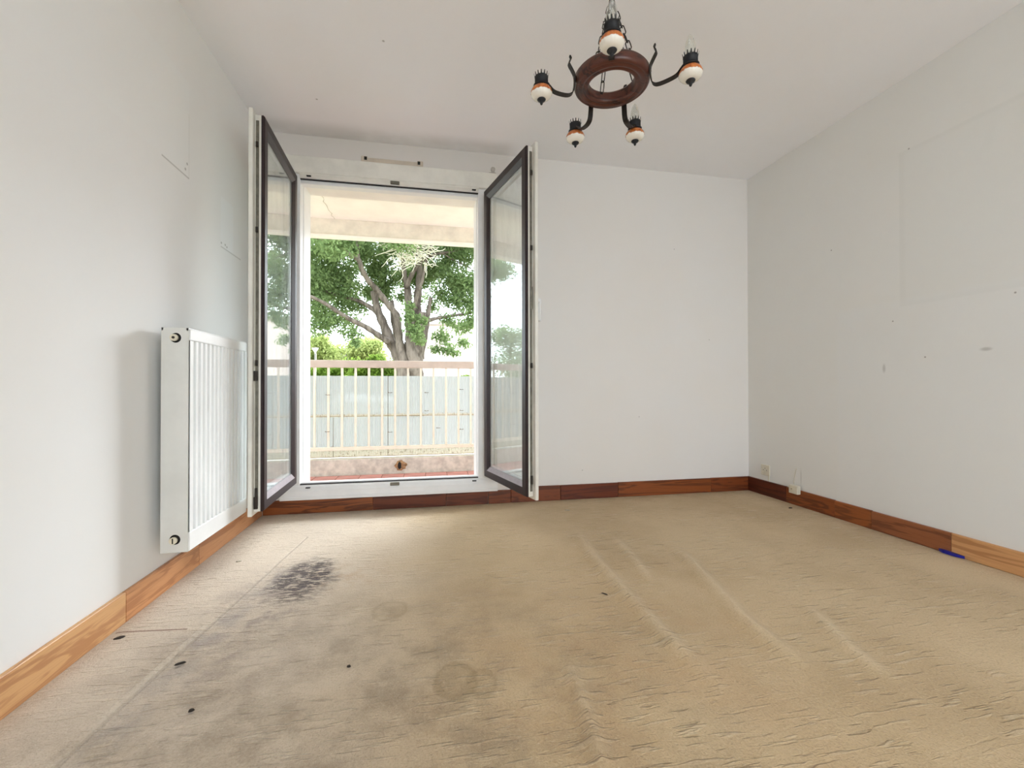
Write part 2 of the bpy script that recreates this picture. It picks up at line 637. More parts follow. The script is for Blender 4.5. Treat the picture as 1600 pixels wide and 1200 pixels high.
# ------------------------------------------------------------------ room shell
def carpet_floor():
    nx, ny = 200, 270
    xs = np.linspace(XL, XR, nx)
    ys = np.linspace(YR, YB, ny)
    X, Y = np.meshgrid(xs, ys)
    Z = np.zeros_like(X)
    Z += 0.0012 * np.sin(X * 9 + 1.3 * np.sin(Y * 5)) * np.sin(Y * 7 + 0.5)
    # creases where the carpet has stretched
    ridges = [([(0.86, 2.46), (0.80, 2.05), (0.785, 1.75), (0.775, 1.35), (0.79, 1.05)], 0.020, 0.028),
              ([(1.27, 2.12), (1.20, 1.80), (1.10, 1.38), (1.09, 1.10)], 0.022, 0.030),
              ([(1.02, 2.30), (0.98, 1.95), (0.93, 1.70)], 0.011, 0.024),
              ([(0.42, 1.28), (0.395, 1.05), (0.37, 0.86)], 0.016, 0.018),
              ([(1.42, 1.45), (1.33, 1.22), (1.28, 1.02)], 0.011, 0.024)]
    CREST_LIGHT = np.zeros_like(X)  # mask for the painted light along the crests
    for pts, hgt, wid in ridges:
        best = np.full(X.shape, 9.0)
        tt = np.zeros_like(X)
        n = len(pts) - 1
        for i in range(n):
            a, b = np.array(pts[i]), np.array(pts[i + 1])
            d = b - a
            t = np.clip(((X - a[0]) * d[0] + (Y - a[1]) * d[1]) / (d @ d), 0, 1)
            dist = np.hypot(X - a[0] - t * d[0], Y - a[1] - t * d[1])
            m = dist < best
            best = np.where(m, dist, best)
            tt = np.where(m, (i + t) / n, tt)
        fade = np.clip(np.minimum(tt, 1 - tt) * 5, 0, 1)
        Z += 1.05 * hgt * (np.exp(-(best / (wid * 1.1)) ** 2)) * fade
        CREST_LIGHT = np.maximum(CREST_LIGHT, np.exp(-(best / (wid * .8)) ** 2) * fade)
    # lifted edge of the carpet strip by the radiator wall
    sxm = X - (Y - 1.138) * 0.098
    Z += 0.006 / (1 + np.exp((sxm + 0.79) / 0.006)) * (Y > 0.3) * np.clip((2.6 - Y) * 3, 0, 1)
    edge = np.minimum(np.minimum(X - XL, XR - X), YB - Y)
    Z *= np.clip(edge / 0.05, 0, 1)
    Z = np.maximum(Z, -0.001)
    me = bpy.data.meshes.new('floor')
    idx = np.arange(nx * ny).reshape(ny, nx)
    quads = np.stack([idx[:-1, :-1], idx[:-1, 1:], idx[1:, 1:], idx[1:, :-1]], -1).reshape(-1, 4)
    me.from_pydata(np.stack([X, Y, Z], -1).reshape(-1, 3).tolist(), [], quads.tolist())
    att = me.attributes.new('crease_highlight', 'FLOAT', 'POINT')
    att.data.foreach_set('value', CREST_LIGHT.ravel().astype(np.float32))
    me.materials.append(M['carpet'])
    me.polygons.foreach_set('use_smooth', [True] * len(me.polygons))
    o = bpy.data.objects.new('floor', me)
    link(o)
    return o


structure(carpet_floor(), 'worn beige carpet with a black mould stain and stretched creases')
structure(box('ceiling', M['ceiling'], None, XL - .2, XR + .2, YR - .2, YB, H, H + 0.15), 'white painted ceiling')
structure(box('wall_left', M['wall_left'], None, XL - 0.2, XL, YR - .2, YB, -0.05, H), 'white wall behind the radiator')
structure(box('wall_right', M['wall_right'], None, XR, XR + 0.2, YR - .2, YB, -0.05, H), 'white wall with a faint picture outline')
# window wall with the opening, running on past the room as the balcony's facade
OX0, OX1, OZ0, OZ1 = -0.83, 0.385, 0.10, 2.22
wb = MB()
wb.box(-5.2, OX0, YB, YO, -0.3, 2.9)
wb.box(OX1, 4.8, YB, YO, -0.3, 2.9)
wb.box(OX0, OX1, YB, YO, OZ1, 2.9)
wb.box(OX0, OX1, YB, YO, -0.3, OZ0)
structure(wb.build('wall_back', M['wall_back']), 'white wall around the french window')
# wall behind the camera, with an added window that lets in fill daylight
RWX0, RWX1, RWZ0, RWZ1 = 0.05, 2.40, 0.04, 2.40
wr = MB()
wr.box(XL, RWX0, YR - 0.2, YR, -0.05, H)
wr.box(RWX1, XR, YR - 0.2, YR, -0.05, H)
wr.box(RWX0, RWX1, YR - 0.2, YR, RWZ1, H)
wr.box(RWX0, RWX1, YR - 0.2, YR, -0.05, RWZ0)
structure(wr.build('wall_rear', M['wall']), 'white wall behind the viewer')
w2 = empty('added_rear_window', ((RWX0 + RWX1) / 2, YR - 0.1, RWZ0))
structure(w2, 'white frame of the added fill-light window behind the viewer')
hw = (RWX1 - RWX0) / 2
hh = RWZ1 - RWZ0
for x0, x1, z0, z1 in ((-hw, -hw + .05, 0, hh), (hw - .05, hw, 0, hh), (-.03, .03, .05, hh - .05), (-hw + .05, hw - .05, 0, .05), (-hw + .05, hw - .05, hh - .05, hh)):
    box('added_window_bar', M['white_pvc'], w2, x0, x1, -.03, .03, z0, z1, bev=.004)
structure(box('added_bounce_slab', plain('pale_bounce_slab', (216, 217, 220), .9), None, -6, 8, YR - 9, YR - .2, -.12, -.02), 'added pale slab behind the viewer that bounces daylight in')  # unseen, added to throw daylight up onto the ceiling
portal('added_window_portal', ((RWX0 + RWX1) / 2, YR - 0.21, (RWZ0 + RWZ1) / 2), (math.radians(90), 0, math.radians(180)), 2 * hw, hh)
portal('french_window_portal', (-0.222, YO + .01, 1.17), (math.radians(-90), 0, 0), 1.18, 2.08)

# ------------------------------------------------------------------ skirting boards, board by board
def skirting(name, boards, axis, fixed, sign, label, h=0.108, t=0.016):
    e = empty(name, (0, 0, 0))
    structure(e, label)
    for k, (a, b, rgb, dark, top) in enumerate(boards):
        m = wood('skirting_wood', rgb, dark, seed=k * 3.17 + len(name) + fixed, axis=axis)
        lo, hi = min(a, b) + 0.0006, max(a, b) - 0.0006
        z1 = top
        if axis == 'y':
            x0, x1 = sorted((fixed, fixed + sign * t))
            box('board', m, e, x0, x1, lo, hi, 0.001, z1, bev=0.002)
        else:
            y0, y1 = sorted((fixed, fixed + sign * t))
            box('board', m, e, lo, hi, y0, y1, 0.001, z1, bev=0.002)
    return e


OAK = ((208, 158, 110), (172, 118, 76))
skirting('baseboard_left', [(-2.1, -0.9, *OAK, .108), (-0.9, 0.35, (212, 162, 112), (174, 120, 78), .108),
                            (0.35, 1.79, (212, 164, 114), (176, 122, 80), .108), (1.79, 2.30, (200, 144, 98), (164, 108, 68), .108),
                            (2.30, YB - .017, (200, 144, 100), (164, 106, 68), .108)], 'y', XL, 1, 'golden oak skirting along the radiator wall')
skirting('baseboard_back', [(XL + .017, -0.349, (140, 76, 34), (74, 34, 16), .092), (-0.349, 0.140, (104, 48, 22), (70, 30, 15), .092),
                            (0.140, 0.436, (114, 54, 26), (70, 32, 16), .092), (0.438, 0.60, (120, 60, 28), (72, 34, 16), .092),
                            (0.60, 0.969, (124, 62, 30), (74, 36, 18), .108), (0.969, 1.42, (108, 48, 22), (72, 30, 15), .108),
                            (1.42, 2.20, (140, 74, 32), (86, 40, 18), .110), (2.20, XR - .017, (130, 66, 30), (80, 36, 18), .111)],
         'x', YB, -1, 'dark stained skirting under the french window and along the window wall')
skirting('baseboard_right', [(2.734, YB - .002, (94, 42, 24), (60, 26, 14), .112), (2.352, 2.734, (142, 76, 36), (90, 44, 20), .110),
                             (2.117, 2.352, (152, 84, 40), (104, 54, 24), .108), (1.721, 2.117, (150, 90, 56), (108, 60, 36), .106),
                             (0.6, 1.721, (208, 156, 106), (172, 118, 74), .106), (-0.9, 0.6, *OAK, .108), (-2.1, -0.9, *OAK, .108)],
         'y', XR, -1, 'skirting of mismatched brown boards along the right wall')

# ------------------------------------------------------------------ french window frame
w1 = empty('window_1', (0, 0, 0))
structure(w1, 'white plastic french window frame with outer reveal')
FX0, FX1 = -0.925, 0.50
box('frame_jamb', M['white_pvc'], w1, FX0, -0.81, YB - 0.012, YB + 0.06, 0.12, 2.237, bev=.003)
box('frame_jamb', M['white_pvc'], w1, 0.365, FX1, YB - 0.012, YB + 0.06, 0.12, 2.237, bev=.003)
box('head_cover', M['cream_pvc'], w1, FX0, FX1, YB - 0.030, YB - .0005, 2.237, 2.350, bev=.004)
# head rebate: a small sloping ledge
MB().prism([(YB - .028, 2.237), (YB - .028, 2.228), (YB - .018, 2.218), (YB - .018, 2.206), (YB + .06, 2.206), (YB + .06, 2.237)],
           lambda u, v, a: (a, u, v), -0.812, 0.368).build('head_rebate', M['cream_pvc'], w1)
box('gasket', M['gasket'], w1, -0.81, 0.366, YB - .014, YB - .004, 2.199, 2.2058)
box('head_stop', M['white_pvc'], w1, -0.81, 0.366, YB - .002, YB + .055, 2.176, 2.2058, bev=.003)
# sill
MB().prism([(YB - .034, .098), (YB - .034, .150), (YB - .030, .158), (YB - .022, .176), (YB - .010, .186), (YB + .055, .186), (YB + .055, .098)],
           lambda u, v, a: (a, u, v), FX0, FX1).build('sill', M['white_pvc'], w1)
box('sill_foot', M['white_pvc'], w1, FX0, FX1, YB - .040, YB - .0342, .094, .114, bev=.002)
box('gasket', M['gasket'], w1, -0.81, 0.366, YB - .006, YB + .002, .1862, .193)
box('sill_rail', M['white_pvc'], w1, -0.81, 0.366, YB + .003, YB + .05, .1862, .200, bev=.003)
# outer reveal lining
box('reveal_board', M['white_pvc'], w1, OX0, -0.806, YB + 0.062, YO + 0.002, OZ0 + .002, OZ1, bev=.002)
box('reveal_board', M['white_pvc'], w1, 0.361, OX1, YB + 0.062, YO + 0.002, OZ0 + .002, OZ1, bev=.002)
M['balcony_paint'] = plain('cream_balcony_paint', (251, 248, 242), 0.8, 0, 0.03, 4, 0.2, 60)
box('reveal_soffit', M['balcony_paint'], w1, -0.806, 0.361, YB + 0.062, YO + .002, 2.200, OZ1)
box('reveal_step', M['white_pvc'], w1, -0.806, 0.361, YB + 0.062, YO + .002, OZ0, .14)
for z, y in ((2.2205, YB - .0285), (0.172, YB - .036)):
    box('keeper', M['steel'], w1, -0.235, -0.175, y - .004, y + .012, z - .008, z + .012, bev=.002)
    for x in (-0.755, 0.335):
        box('drain_slot', M['hole'], w1, x - .014, x + .014, y - .001, y + .012, z - .003, z + .003, bev=.001)

# ------------------------------------------------------------------ the two open leaves
def leaf(name, hinge, free, s, label, w=0.655):
    d = Vector((free[0] - hinge[0], free[1] - hinge[1], 0))
    e = empty(name, (hinge[0], hinge[1], 0), math.atan2(d.y, d.x))
    tag(e, label, 'window')
    z0, z1 = 0.205, 2.203
    B = 0.078
    P = lambda u, t, z: (u, s * t, z)

    def bx(nm, mat, u0, u1, t0, t1, a, b, bev=0.0, par=e):
        y0, y1 = sorted((s * t0, s * t1))
        return box(nm, mat, par, u0, u1, y0, y1, a, b, bev=bev)

    # brown weathered outer skin with a chamfer towards the glass and a rounded outer edge
    prof = [(0.0, 0.016), (0.0, 0.006), (0.006, 0.0), (0.048, 0.0), (B, 0.014), (B, 0.016)]     # (inset, depth)
    pts_in = lambda i: None
    for nm, fn in (
        ('outer_stile', lambda i, t, zz: P(i, t, z0 + i if zz == 0 else z1 - i)),
        ('outer_stile', lambda i, t, zz: P(w - i, t, z0 + i if zz == 0 else z1 - i)),
        ('outer_rail', lambda i, t, zz: P(i if zz == 0 else w - i, t, z0 + i)),
        ('outer_rail', lambda i, t, zz: P(i if zz == 0 else w - i, t, z1 - i))):
        MB().prism(prof, fn, 0, 1).build(nm, M['brown_pvc'], e)
    # white core with the room-side flange
    c0, c1 = 0.0165, 0.046
    f0, f1, fl = 0.0462, 0.066, 0.030
    for u0, u1 in ((0.0, B - .006), (w - B + .006, w)):
        bx('core_stile', M['cream_pvc'], u0, u1, c0, c1, z0, z1, .002)
    for a, b in ((z0, z0 + B - .006), (z1 - B + .006, z1)):
        bx('core_rail', M['cream_pvc'], B - .006, w - B + .006, c0, c1, a, b, .002)
    for u0, u1 in ((-.016, B), (w - B, w + fl)):
        bx('inner_stile', M['cream_pvc'], u0, u1, f0, f1, z0 - .018, z1 + .018, .003)
    for a, b in ((z0 - .018, z0 + B), (z1 - B, z1 + .018)):
        bx('inner_rail', M['cream_pvc'], B, w - B, f0, f1, a, b, .003)
    # glazing: two panes and the pale spacer between them
    g0, g1 = B - .012, w - B + .012
    h0, h1 = z0 + B - .012, z1 - B + .012
    bx('glass_pane', M['glass'], g0, g1, 0.0168, 0.0205, h0, h1)
    bx('glass_pane', M['glass'], g0, g1, 0.0375, 0.0410, h0, h1)
    sp = .022
    for u0, u1 in ((g0 + .006, g0 + sp), (g1 - sp, g1 - .006)):
        bx('glazing_spacer', M['white_pvc'], u0, u1, .0215, .0365, h0, h1)
    for a, b in ((h0 + .006, h0 + sp), (h1 - sp, h1 - .006)):
        bx('glazing_spacer', M['white_pvc'], g0 + sp, g1 - sp, .0215, .0365, a, b)
    # lock rail in the closing edge
    lk = bx('lock_rail', M['steel'], w + .0003, w + .0028, .026, .040, z0 + .03, z1 - .03)
    for zz, hh_ in ((0.30, .05), (0.95, .03), (1.62, .03), (2.05, .03)):
        bx('lock_catch', M['dark_steel'], w + .0028, w + .010, .028, .040, zz - hh_ / 2, zz + hh_ / 2, .002, lk)
    if s > 0:
        bx('lock_case', M['steel'], w + .0028, w + .007, .026, .042, 1.27, 1.40, .001, lk)
    else:
        bx('lock_case', M['dark_steel'], w + .0028, w + .012, .026, .044, 0.22, 0.28, .001, lk)
        bx('lock_case', M['dark_steel'], w + .0028, w + .014, .028, .046, 0.86, 0.91, .002, lk)
    # handle on the room side of the leaf that closes last
    if s > 0:
        hd = bx('handle_plate', M['white_pvc'], w - .055, w - .022, f1, f1 + .008, 1.27, 1.40, .003)
        bx('handle', M['white_pvc'], w - .052, w - .026, f1 + .008, f1 + .05, 1.32, 1.345, .004, hd)
        bx('handle', M['white_pvc'], w - .052, w - .026, f1 + .036, f1 + .052, 1.21, 1.345, .006, hd)
    for zz in (0.34, 1.95):
        MB().tube([P(-.012, .060, zz - .04), P(-.012, .060, zz + .04)], .009, 12).build('hinge', M['white_pvc'], e)
    return e


leaf('french_window_leaf', (-0.818, 3.077), (-0.797, 2.40), -1, 'open glazed window leaf beside the radiator, brown outside and white edge')
leaf('french_window_leaf', (0.401, 3.073), (0.558, 2.43), 1, 'open glazed window leaf swung in against the bare window wall')

# ------------------------------------------------------------------ radiator
def radiator():
    y0, y1, xb, xf, z0, z1 = 1.945, 2.515, -1.007, -0.910, 0.184, 1.062
    e = empty('radiator', (xb, (y0 + y1) / 2, z0))
    tag(e, 'white panel radiator with vertical grooves hung on the left wall', 'radiator')
    ox, oy, oz = -xb, -(y0 + y1) / 2, -z0

    def bx(nm, mat, a, b, c, d, f, g, bev=0.0, par=e):
        return box(nm, mat, par, a + ox, b + ox, c + oy, d + oy, f + oz, g + oz, bev=bev)
    # fluted front sheet
    m = MB()
    ng = 14
    band0, band1 = 0.075, 0.050
    ya, yb = y0 + 0.022, y1 - 0.016
    pitch = (yb - ya) / ng
    line = [(y0 + .004, xf)]
    for k in range(ng):
        c = ya + pitch * (k + 0.5)
        g = pitch * 0.27
        line += [(c - g, xf), (c - g * .92, xf - .024), (c + g * .92, xf - .024), (c + g, xf)]
    line += [(y1 - .004, xf)]
    zb, zt = z0 + band0, z1 - band1
    lo = [m.bm.verts.new((x + ox, y + oy, zb + oz)) for y, x in line]
    hi = [m.bm.verts.new((x + ox, y + oy, zt + oz)) for y, x in line]
    for i in range(len(line) - 1):
        m.bm.faces.new((lo[i], lo[i + 1], hi[i + 1], hi[i]))
    m.box(xf - .026 + ox, xf + ox, y0 + .004 + oy, y1 - .004 + oy, z0 + oz, zb + oz, bev=.003)
    m.box(xf - .026 + ox, xf + ox, y0 + .004 + oy, y1 - .004 + oy, zt + oz, z1 - .004 + oz, bev=.003)
    m.build('front_panel', M['radiator'], e)
    bx('water_channel', M['radiator_side'], xf - .046, xf - .0265, y0 + .01, y1 - .01, z0 + .01, z1 - .012)
    bx('back_panel', M['radiator_side'], xb, xb + .014, y0 + .004, y1 - .004, z0 + .004, z1 - .012, .002)
    bx('convector', M['cavity'], xb + .0145, xf - .0465, y0 + .02, y1 - .02, z0 + .02, z1 - .03)
    # near end panel with two pipe holes
    hx = xb + .048
    for yy, sgn in ((y0, 1), (y1, -1)):
        m = MB()
        t0, t1 = (yy, yy + sgn * .0035)
        ylo, yhi = sorted((t0, t1))
        zs = (z0 + .050, z1 - .040)
        R_, S_ = 0.0195, 0.028
        segs = [(z0, zs[0] - S_), (zs[0] + S_, zs[1] - S_), (zs[1] + S_, z1)]
        for a, b in segs:
            m.box(xb - .002 + ox, xf - .004 + ox, ylo + oy, yhi + oy, a + oz, b + oz)
        for zc in zs:
            m.box(xb - .002 + ox, hx - S_ + ox, ylo + oy, yhi + oy, zc - S_ + oz, zc + S_ + oz)
            m.box(hx + S_ + ox, xf - .004 + ox, ylo + oy, yhi + oy, zc - S_ + oz, zc + S_ + oz)
            n = 32
            ring_i, ring_o = [], []
            for k in range(n):
                a = 2 * math.pi * k / n
                ca, sa = math.cos(a), math.sin(a)
                q = S_ / max(abs(ca), abs(sa))
                for lst, rr in ((ring_i, R_), (ring_o, q)):
                    lst.append([m.bm.verts.new((hx + rr * ca + ox, y_ + oy, zc + rr * sa + oz)) for y_ in (ylo, yhi)])
            for k in range(n):
                j = (k + 1) % n
                m.bm.faces.new((ring_i[k][0], ring_i[j][0], ring_o[j][0], ring_o[k][0]))
                m.bm.faces.new((ring_i[k][1], ring_o[k][1], ring_o[j][1], ring_i[j][1]))
                m.bm.faces.new((ring_i[k][0], ring_i[k][1], ring_i[j][1], ring_i[j][0]))
        sd = m.build('side_panel', M['radiator_side'], e)
        for zc in zs:
            c = MB()
            c.tube([(hx + ox, yy + sgn * .006 + oy, zc + oz), (hx + ox, yy + sgn * .03 + oy, zc + oz)], .0225, 20)
            c.build('pipe_recess', M['hole'], sd)
            pz = zc - .004 if zc < .6 else zc + .001
            p = MB()
            p.tube([(hx - .006 + ox, yy - sgn * .004 + oy, pz + oz), (hx - .006 + ox, yy + sgn * .012 + oy, pz + oz)], .0135, 20)
            pl = p.build('blanking_plug', M['cream_plastic'], sd)
            if zc > .6:
                MB().tube([(hx - .006 + ox, yy - sgn * .007 + oy, pz + oz), (hx - .006 + ox, yy - sgn * .003 + oy, pz + oz)], .005, 12).build('bleed_screw', M['dark_steel'], sd)
            else:
                box('screw_slot', M['hole'], sd, hx - .008 + ox, hx - .004 + ox, *(sorted((yy - sgn * .0048 + oy, yy - sgn * .003 + oy))), pz - .010 + oz, pz + .010 + oz)
    # top grille
    bx('grille_rim', M['radiator'], xf - .012, xf - .004, y0, y1, z1 - .012, z1, .001)
    bx('grille_rim', M['radiator'], xb - .002, xb + .006, y0, y1, z1 - .012, z1, .001)
    slat = None
    n = 26
    for k in range(n):
        yc = y0 + .012 + (y1 - y0 - .024) * k / (n - 1)
        if slat is None:
            slat = bx('grille_slat', M['radiator'], xb + .006, xf - .012, yc - .006, yc + .006, z1 - .006, z1 - .003)
            first = yc
        else:
            copy_of(slat, e, (0, yc - first, 0))
    for yc in (y0 + .12, y1 - .12):
        bx('wall_bracket', M['steel'], XL + .001, xb - .0005, yc - .015, yc + .015, z0 + .1, z1 - .1)
    return e


radiator()

# ------------------------------------------------------------------ chandelier
def chandelier():
    RC = Vector((0.748, 1.690, 0.0))
    zr = 2.055
    e = empty('chandelier', (RC.x, RC.y, zr))
    tag(e, 'rustic wooden ring chandelier with five iron arms hanging on chains', 'chandelier')
    # moulded wooden ring
    prof = [(.088, .040), (.088, .010), (.092, .003), (.098, .000), (.104, .004), (.108, .005), (.112, .000), (.122, -.002), (.128, .003),
            (.131, .004), (.136, .002), (.143, .008), (.146, .016), (.146, .040), (.140, .048), (.094, .048), (.088, .040)]
    MB().lathe([(a * 1.045, b) for a, b in prof], 72).build('ring', M['ring_wood'], e)
    lamps = [((956, 69), True), ((1079, 117), True), ((992, 213), True), ((899, 216), False), ((846, 147), False)]
    ball_mesh = None
    for (px, bulb) in lamps:
        P = atz(px[0], px[1], 2.0)
        d = Vector((P.x - RC.x, P.y - RC.y, 0))
        r = d.length
        rz = math.atan2(d.y, d.x)
        k_ = 0.0 if px[1] < 100 else 1.0
        # flat iron strip in the (r, z) plane
        path = spline([(.176, 0, .112), (.171, 0, .098), (.180, 0, .080), (.168, 0, .056), (.158, 0, .036), (.1555, 0, .015), (.158, 0, -.012 * k_),
                       (.166, 0, -.040 * k_), (.192, 0, -.050 * k_), (r - .055, 0, -.042 * k_), (r - .034, 0, -.024 * k_ - .004 * (1 - k_)), (r - .022, 0, -.012), (r, 0, -.010)], 6)
        m = MB()
        prev = None
        for i, q in enumerate(path):
            t = (path[min(i + 1, len(path) - 1)] - path[max(i - 1, 0)]).normalized()
            nrm = Vector((-t.z, 0, t.x))
            f = i / (len(path) - 1)
            hwid = 0.011 if f > 0.16 else 0.005 + 0.006 * f / 0.16
            ring = [m.bm.verts.new(q + nrm * a * .0018 + Vector((0, b * hwid, 0))) for a, b in ((-1, -1), (1, -1), (1, 1), (-1, 1))]
            if prev:
                for k in range(4):
                    m.bm.faces.new((prev[k], prev[(k + 1) % 4], ring[(k + 1) % 4], ring[k]))
            else:
                m.bm.faces.new(ring[::-1])
            prev = ring
        m.bm.faces.new(prev)
        arm = m.build('arm', M['iron'], e)
        arm.rotation_euler = (0, 0, rz)
        for zz in (.012, .028):
            MB().tube([(.1565, 0, zz), (.1605, 0, zz)], .003, 8).build('rivet', M['steel'], arm)
        # lamp holder
        zc = 2.0 - zr
        MB().lathe([(0, .028), (.026, .028), (.031, .031), (.032, .034), (.026, .036), (0, .036)], 28).build('drip_saucer', M['black_iron'], arm, (r, 0, zc))
        cr = MB()
        cr.lathe([(0, .036), (.0265, .036), (.0265, .062), (.0275, .067), (.0255, .067), (.024, .062), (.024, .042), (0, .042)], 28)
        for k in range(14):
            a = 2 * math.pi * k / 14
            ca, sa = math.cos(a), math.sin(a)
            b0, b1 = a - .10, a + .10
            vs = [cr.bm.verts.new((.0270 * math.cos(b0), .0270 * math.sin(b0), .065)), cr.bm.verts.new((.0270 * math.cos(b1), .0270 * math.sin(b1), .065)),
                  cr.bm.verts.new((.0305 * math.cos(a + .06), .0305 * math.sin(a + .06), .079)), cr.bm.verts.new((.0305 * math.cos(a - .06), .0305 * math.sin(a - .06), .079))]
            cr.bm.faces.new(vs)
        cr.build('crown_cup', M['black_iron'], arm, (r, 0, zc))
        bprof = [(0, .029), (.018, .029), (.029, .026), (.037, .019), (.042, .009), (.043, .002), (.041, -.005), (.036, -.012), (.027, -.018), (.015, -.021), (0, -.022)]
        MB().lathe(bprof, 80, lobes=20, amp=0.012).build('ceramic_knob', M['ceramic'], arm, (r, 0, zc))
        MB().lathe([(0, -.019), (.015, -.019), (.0175, -.023), (.014, -.028), (.007, -.032), (.0055, -.035), (.006, -.038), (.0035, -.043), (0, -.045)], 24).build('finial', M['black_iron'], arm, (r, 0, zc))
        if bulb:
            b = MB()
            b.lathe([(.012, .045), (.014, .064), (.0175, .080), (.0195, .096), (.0185, .113), (.015, .130), (.0095, .143), (.004, .151), (0, .153)], 28)
            bo = b.build('candle_bulb', M['bulb'], arm, (r, 0, zc))
            b = MB()
            b.lathe([(0, .064), (.005, .064), (.004, .086), (0, .088)], 12)
            b.tube([(-.005, 0, .102), (-.002, 0, .086), (.002, 0, .086), (.005, 0, .102)], .0006, 6)
            b.build('bulb_stem', M['steel'], arm, (r, 0, zc))
    # three chains up to the hook
    hook = Vector((0, 0, 0.365))
    lk = MB()
    L, Wd, R_ = .024, .0088, .0021
    ring = []
    for k in range(16):
        a = 2 * math.pi * k / 16
        ring.append(Vector((Wd * math.cos(a), 0, (L - Wd) * (1 if math.sin(a) > 0.01 else -1 if math.sin(a) < -.01 else 0) + Wd * math.sin(a))))
    rings = []
    for k in range(16):
        t = (ring[(k + 1) % 16] - ring[k - 1]).normalized()
        nn = t.cross(Vector((0, 1, 0)))
        rings.append([lk.bm.verts.new(ring[k] + (nn * math.cos(b) + Vector((0, 1, 0)) * math.sin(b)) * R_) for b in [2 * math.pi * j / 6 for j in range(6)]])
    for k in range(16):
        A, B_ = rings[k], rings[(k + 1) % 16]
        for j in range(6):
            f = lk.bm.faces.new((A[j], A[(j + 1) % 6], B_[(j + 1) % 6], B_[j]))
            f.smooth = True
    proto = None
    for px in ((930, 88), (993, 82), (940, 143)):
        q = atz(px[0], px[1], zr + .045)
        p0 = Vector((q.x - RC.x, q.y - RC.y, 0))
        if p0.length > .13:
            p0 = p0.normalized() * .13
        p0.z = .036
        ch = empty('chain', p0, 0, e)
        dirv = hook - p0
        n = int(dirv.length / .041)
        step = dirv / n
        quat = step.to_track_quat('Z', 'Y')
        MB().tube([(0, 0, -.004), (0, 0, .004)], .006, 10).build('chain_staple', M['iron'], ch)
        for k in range(n):
            pos = step * (k + .55)
            rot = (quat.to_matrix() @ Matrix.Rotation(math.radians(90 * (k % 2) + 20), 3, 'Z')).to_euler()
            if proto is None:
                proto = lk.build('link', M['iron'], ch)
                proto.location, proto.rotation_euler = pos, rot
            else:
                copy_of(proto, ch, pos, rot)
    MB().tube(spline([(0, 0, .36), (.012, 0, .368), (.010, 0, .384), (0, 0, .388), (0, 0, .400)], 6), .003, 8).build('hook', M['iron'], e)
    MB().lathe([(0, .396), (.012, .398), (.030, .410), (.045, .432), (.048, H - zr - .0005), (0, H - zr - .0005)], 36).build('ceiling_rose', M['iron'], e)
    MB().tube(spline([(.004, .004, .40), (.03, .01, .30), (.05, .0, .18), (.10, .02, .06), (.12, .03, .04)], 6), .0022, 6).build('lamp_cord', M['black_iron'], e)
    return e


chandelier()

# ------------------------------------------------------------------ small fittings on the walls
s = empty('wall_socket', (XR, 2.940, 0.192))
tag(s, 'ivory wall socket plate on the right wall near the corner', 'socket')
box('plate', M['socket'], s, -.009, 0, -.043, .043, -.040, .040, bev=.003)
for y, z in ((-.016, 0), (.016, 0), (0, .014)):
    MB().tube([(-.0095, y, z), (-.006, y, z)], .0032, 10).build('pin_hole', M['hole'], s)
box('cable_sleeve', M['socket'], s, -.005, 0, -.034, -.028, -.078, -.0405)
s = empty('telephone_socket', (XR - .016, 2.642, 0.112))
tag(s, 'small ivory surface socket fixed over the right skirting board', 'socket')
box('housing', M['socket'], s, -.030, 0, -.038, .038, -.028, .030, bev=.004)
MB().tube([(-.0315, .010, .0), (-.029, .010, .0)], .016, 20).build('round_cover', M['cream_plastic'], s)
MB().tube([(-.0325, .010, .004), (-.031, .010, .004)], .003, 8).build('cover_screw', M['hole'], s)
MB().tube(spline([(.008, .030, .030), (.012, .032, .06), (.0135, .026, .10), (.0135, .012, .145)], 6), .0018, 6).build('cable', M['socket'], s)

v = empty('vent_mounting', (-0.222, YB, 2.352))
tag(v, 'beige strip with two end clips above the french window', 'vent mounting')
box('strip', M['beige_strip'], v, -.165, .165, -.010, -.0005, 0.0005, .034, bev=.002)
for x, sg in ((-.185, -1), (.185, 1)):
    cl = box('clip', M['beige_strip'], v, x - .020, x + .020, -.012, -.0005, .0005, .042, bev=.002)
    xx = x - sg * .008
    box('clip_hole', M['hole'], cl, xx - .009, xx + .009, -.0135, -.011, .016, .038)
h = empty('grey_bracket', (0.476, YB, 2.352))
tag(h, 'small grey bracket above the right end of the window head', 'bracket')
box('foot', M['putty'], h, -.030, .022, -.006, -.0005, 0, .014, bev=.002)
MB().tube([(-.002, -.0005, .036), (-.002, -.010, .036)], .016, 18).build('disc', M['putty'], h)
box('stem', M['putty'], h, -.014, .010, -.007, -.0005, .012, .034, bev=.002)
h = empty('wall_screw', (0.817, YB, 1.327))
tag(h, 'white screw hook on the bare wall beside the window leaf', 'hook')
MB().tube([(0, 0, 0), (0, -.012, 0)], .003, 10).build('shank', M['white_pvc'], h)
MB().lathe([(0, -.004), (.006, -.003), (.007, 0), (.005, .004), (0, .005)], 14).build('head', M['white_pvc'], h, (0, -.014, 0))

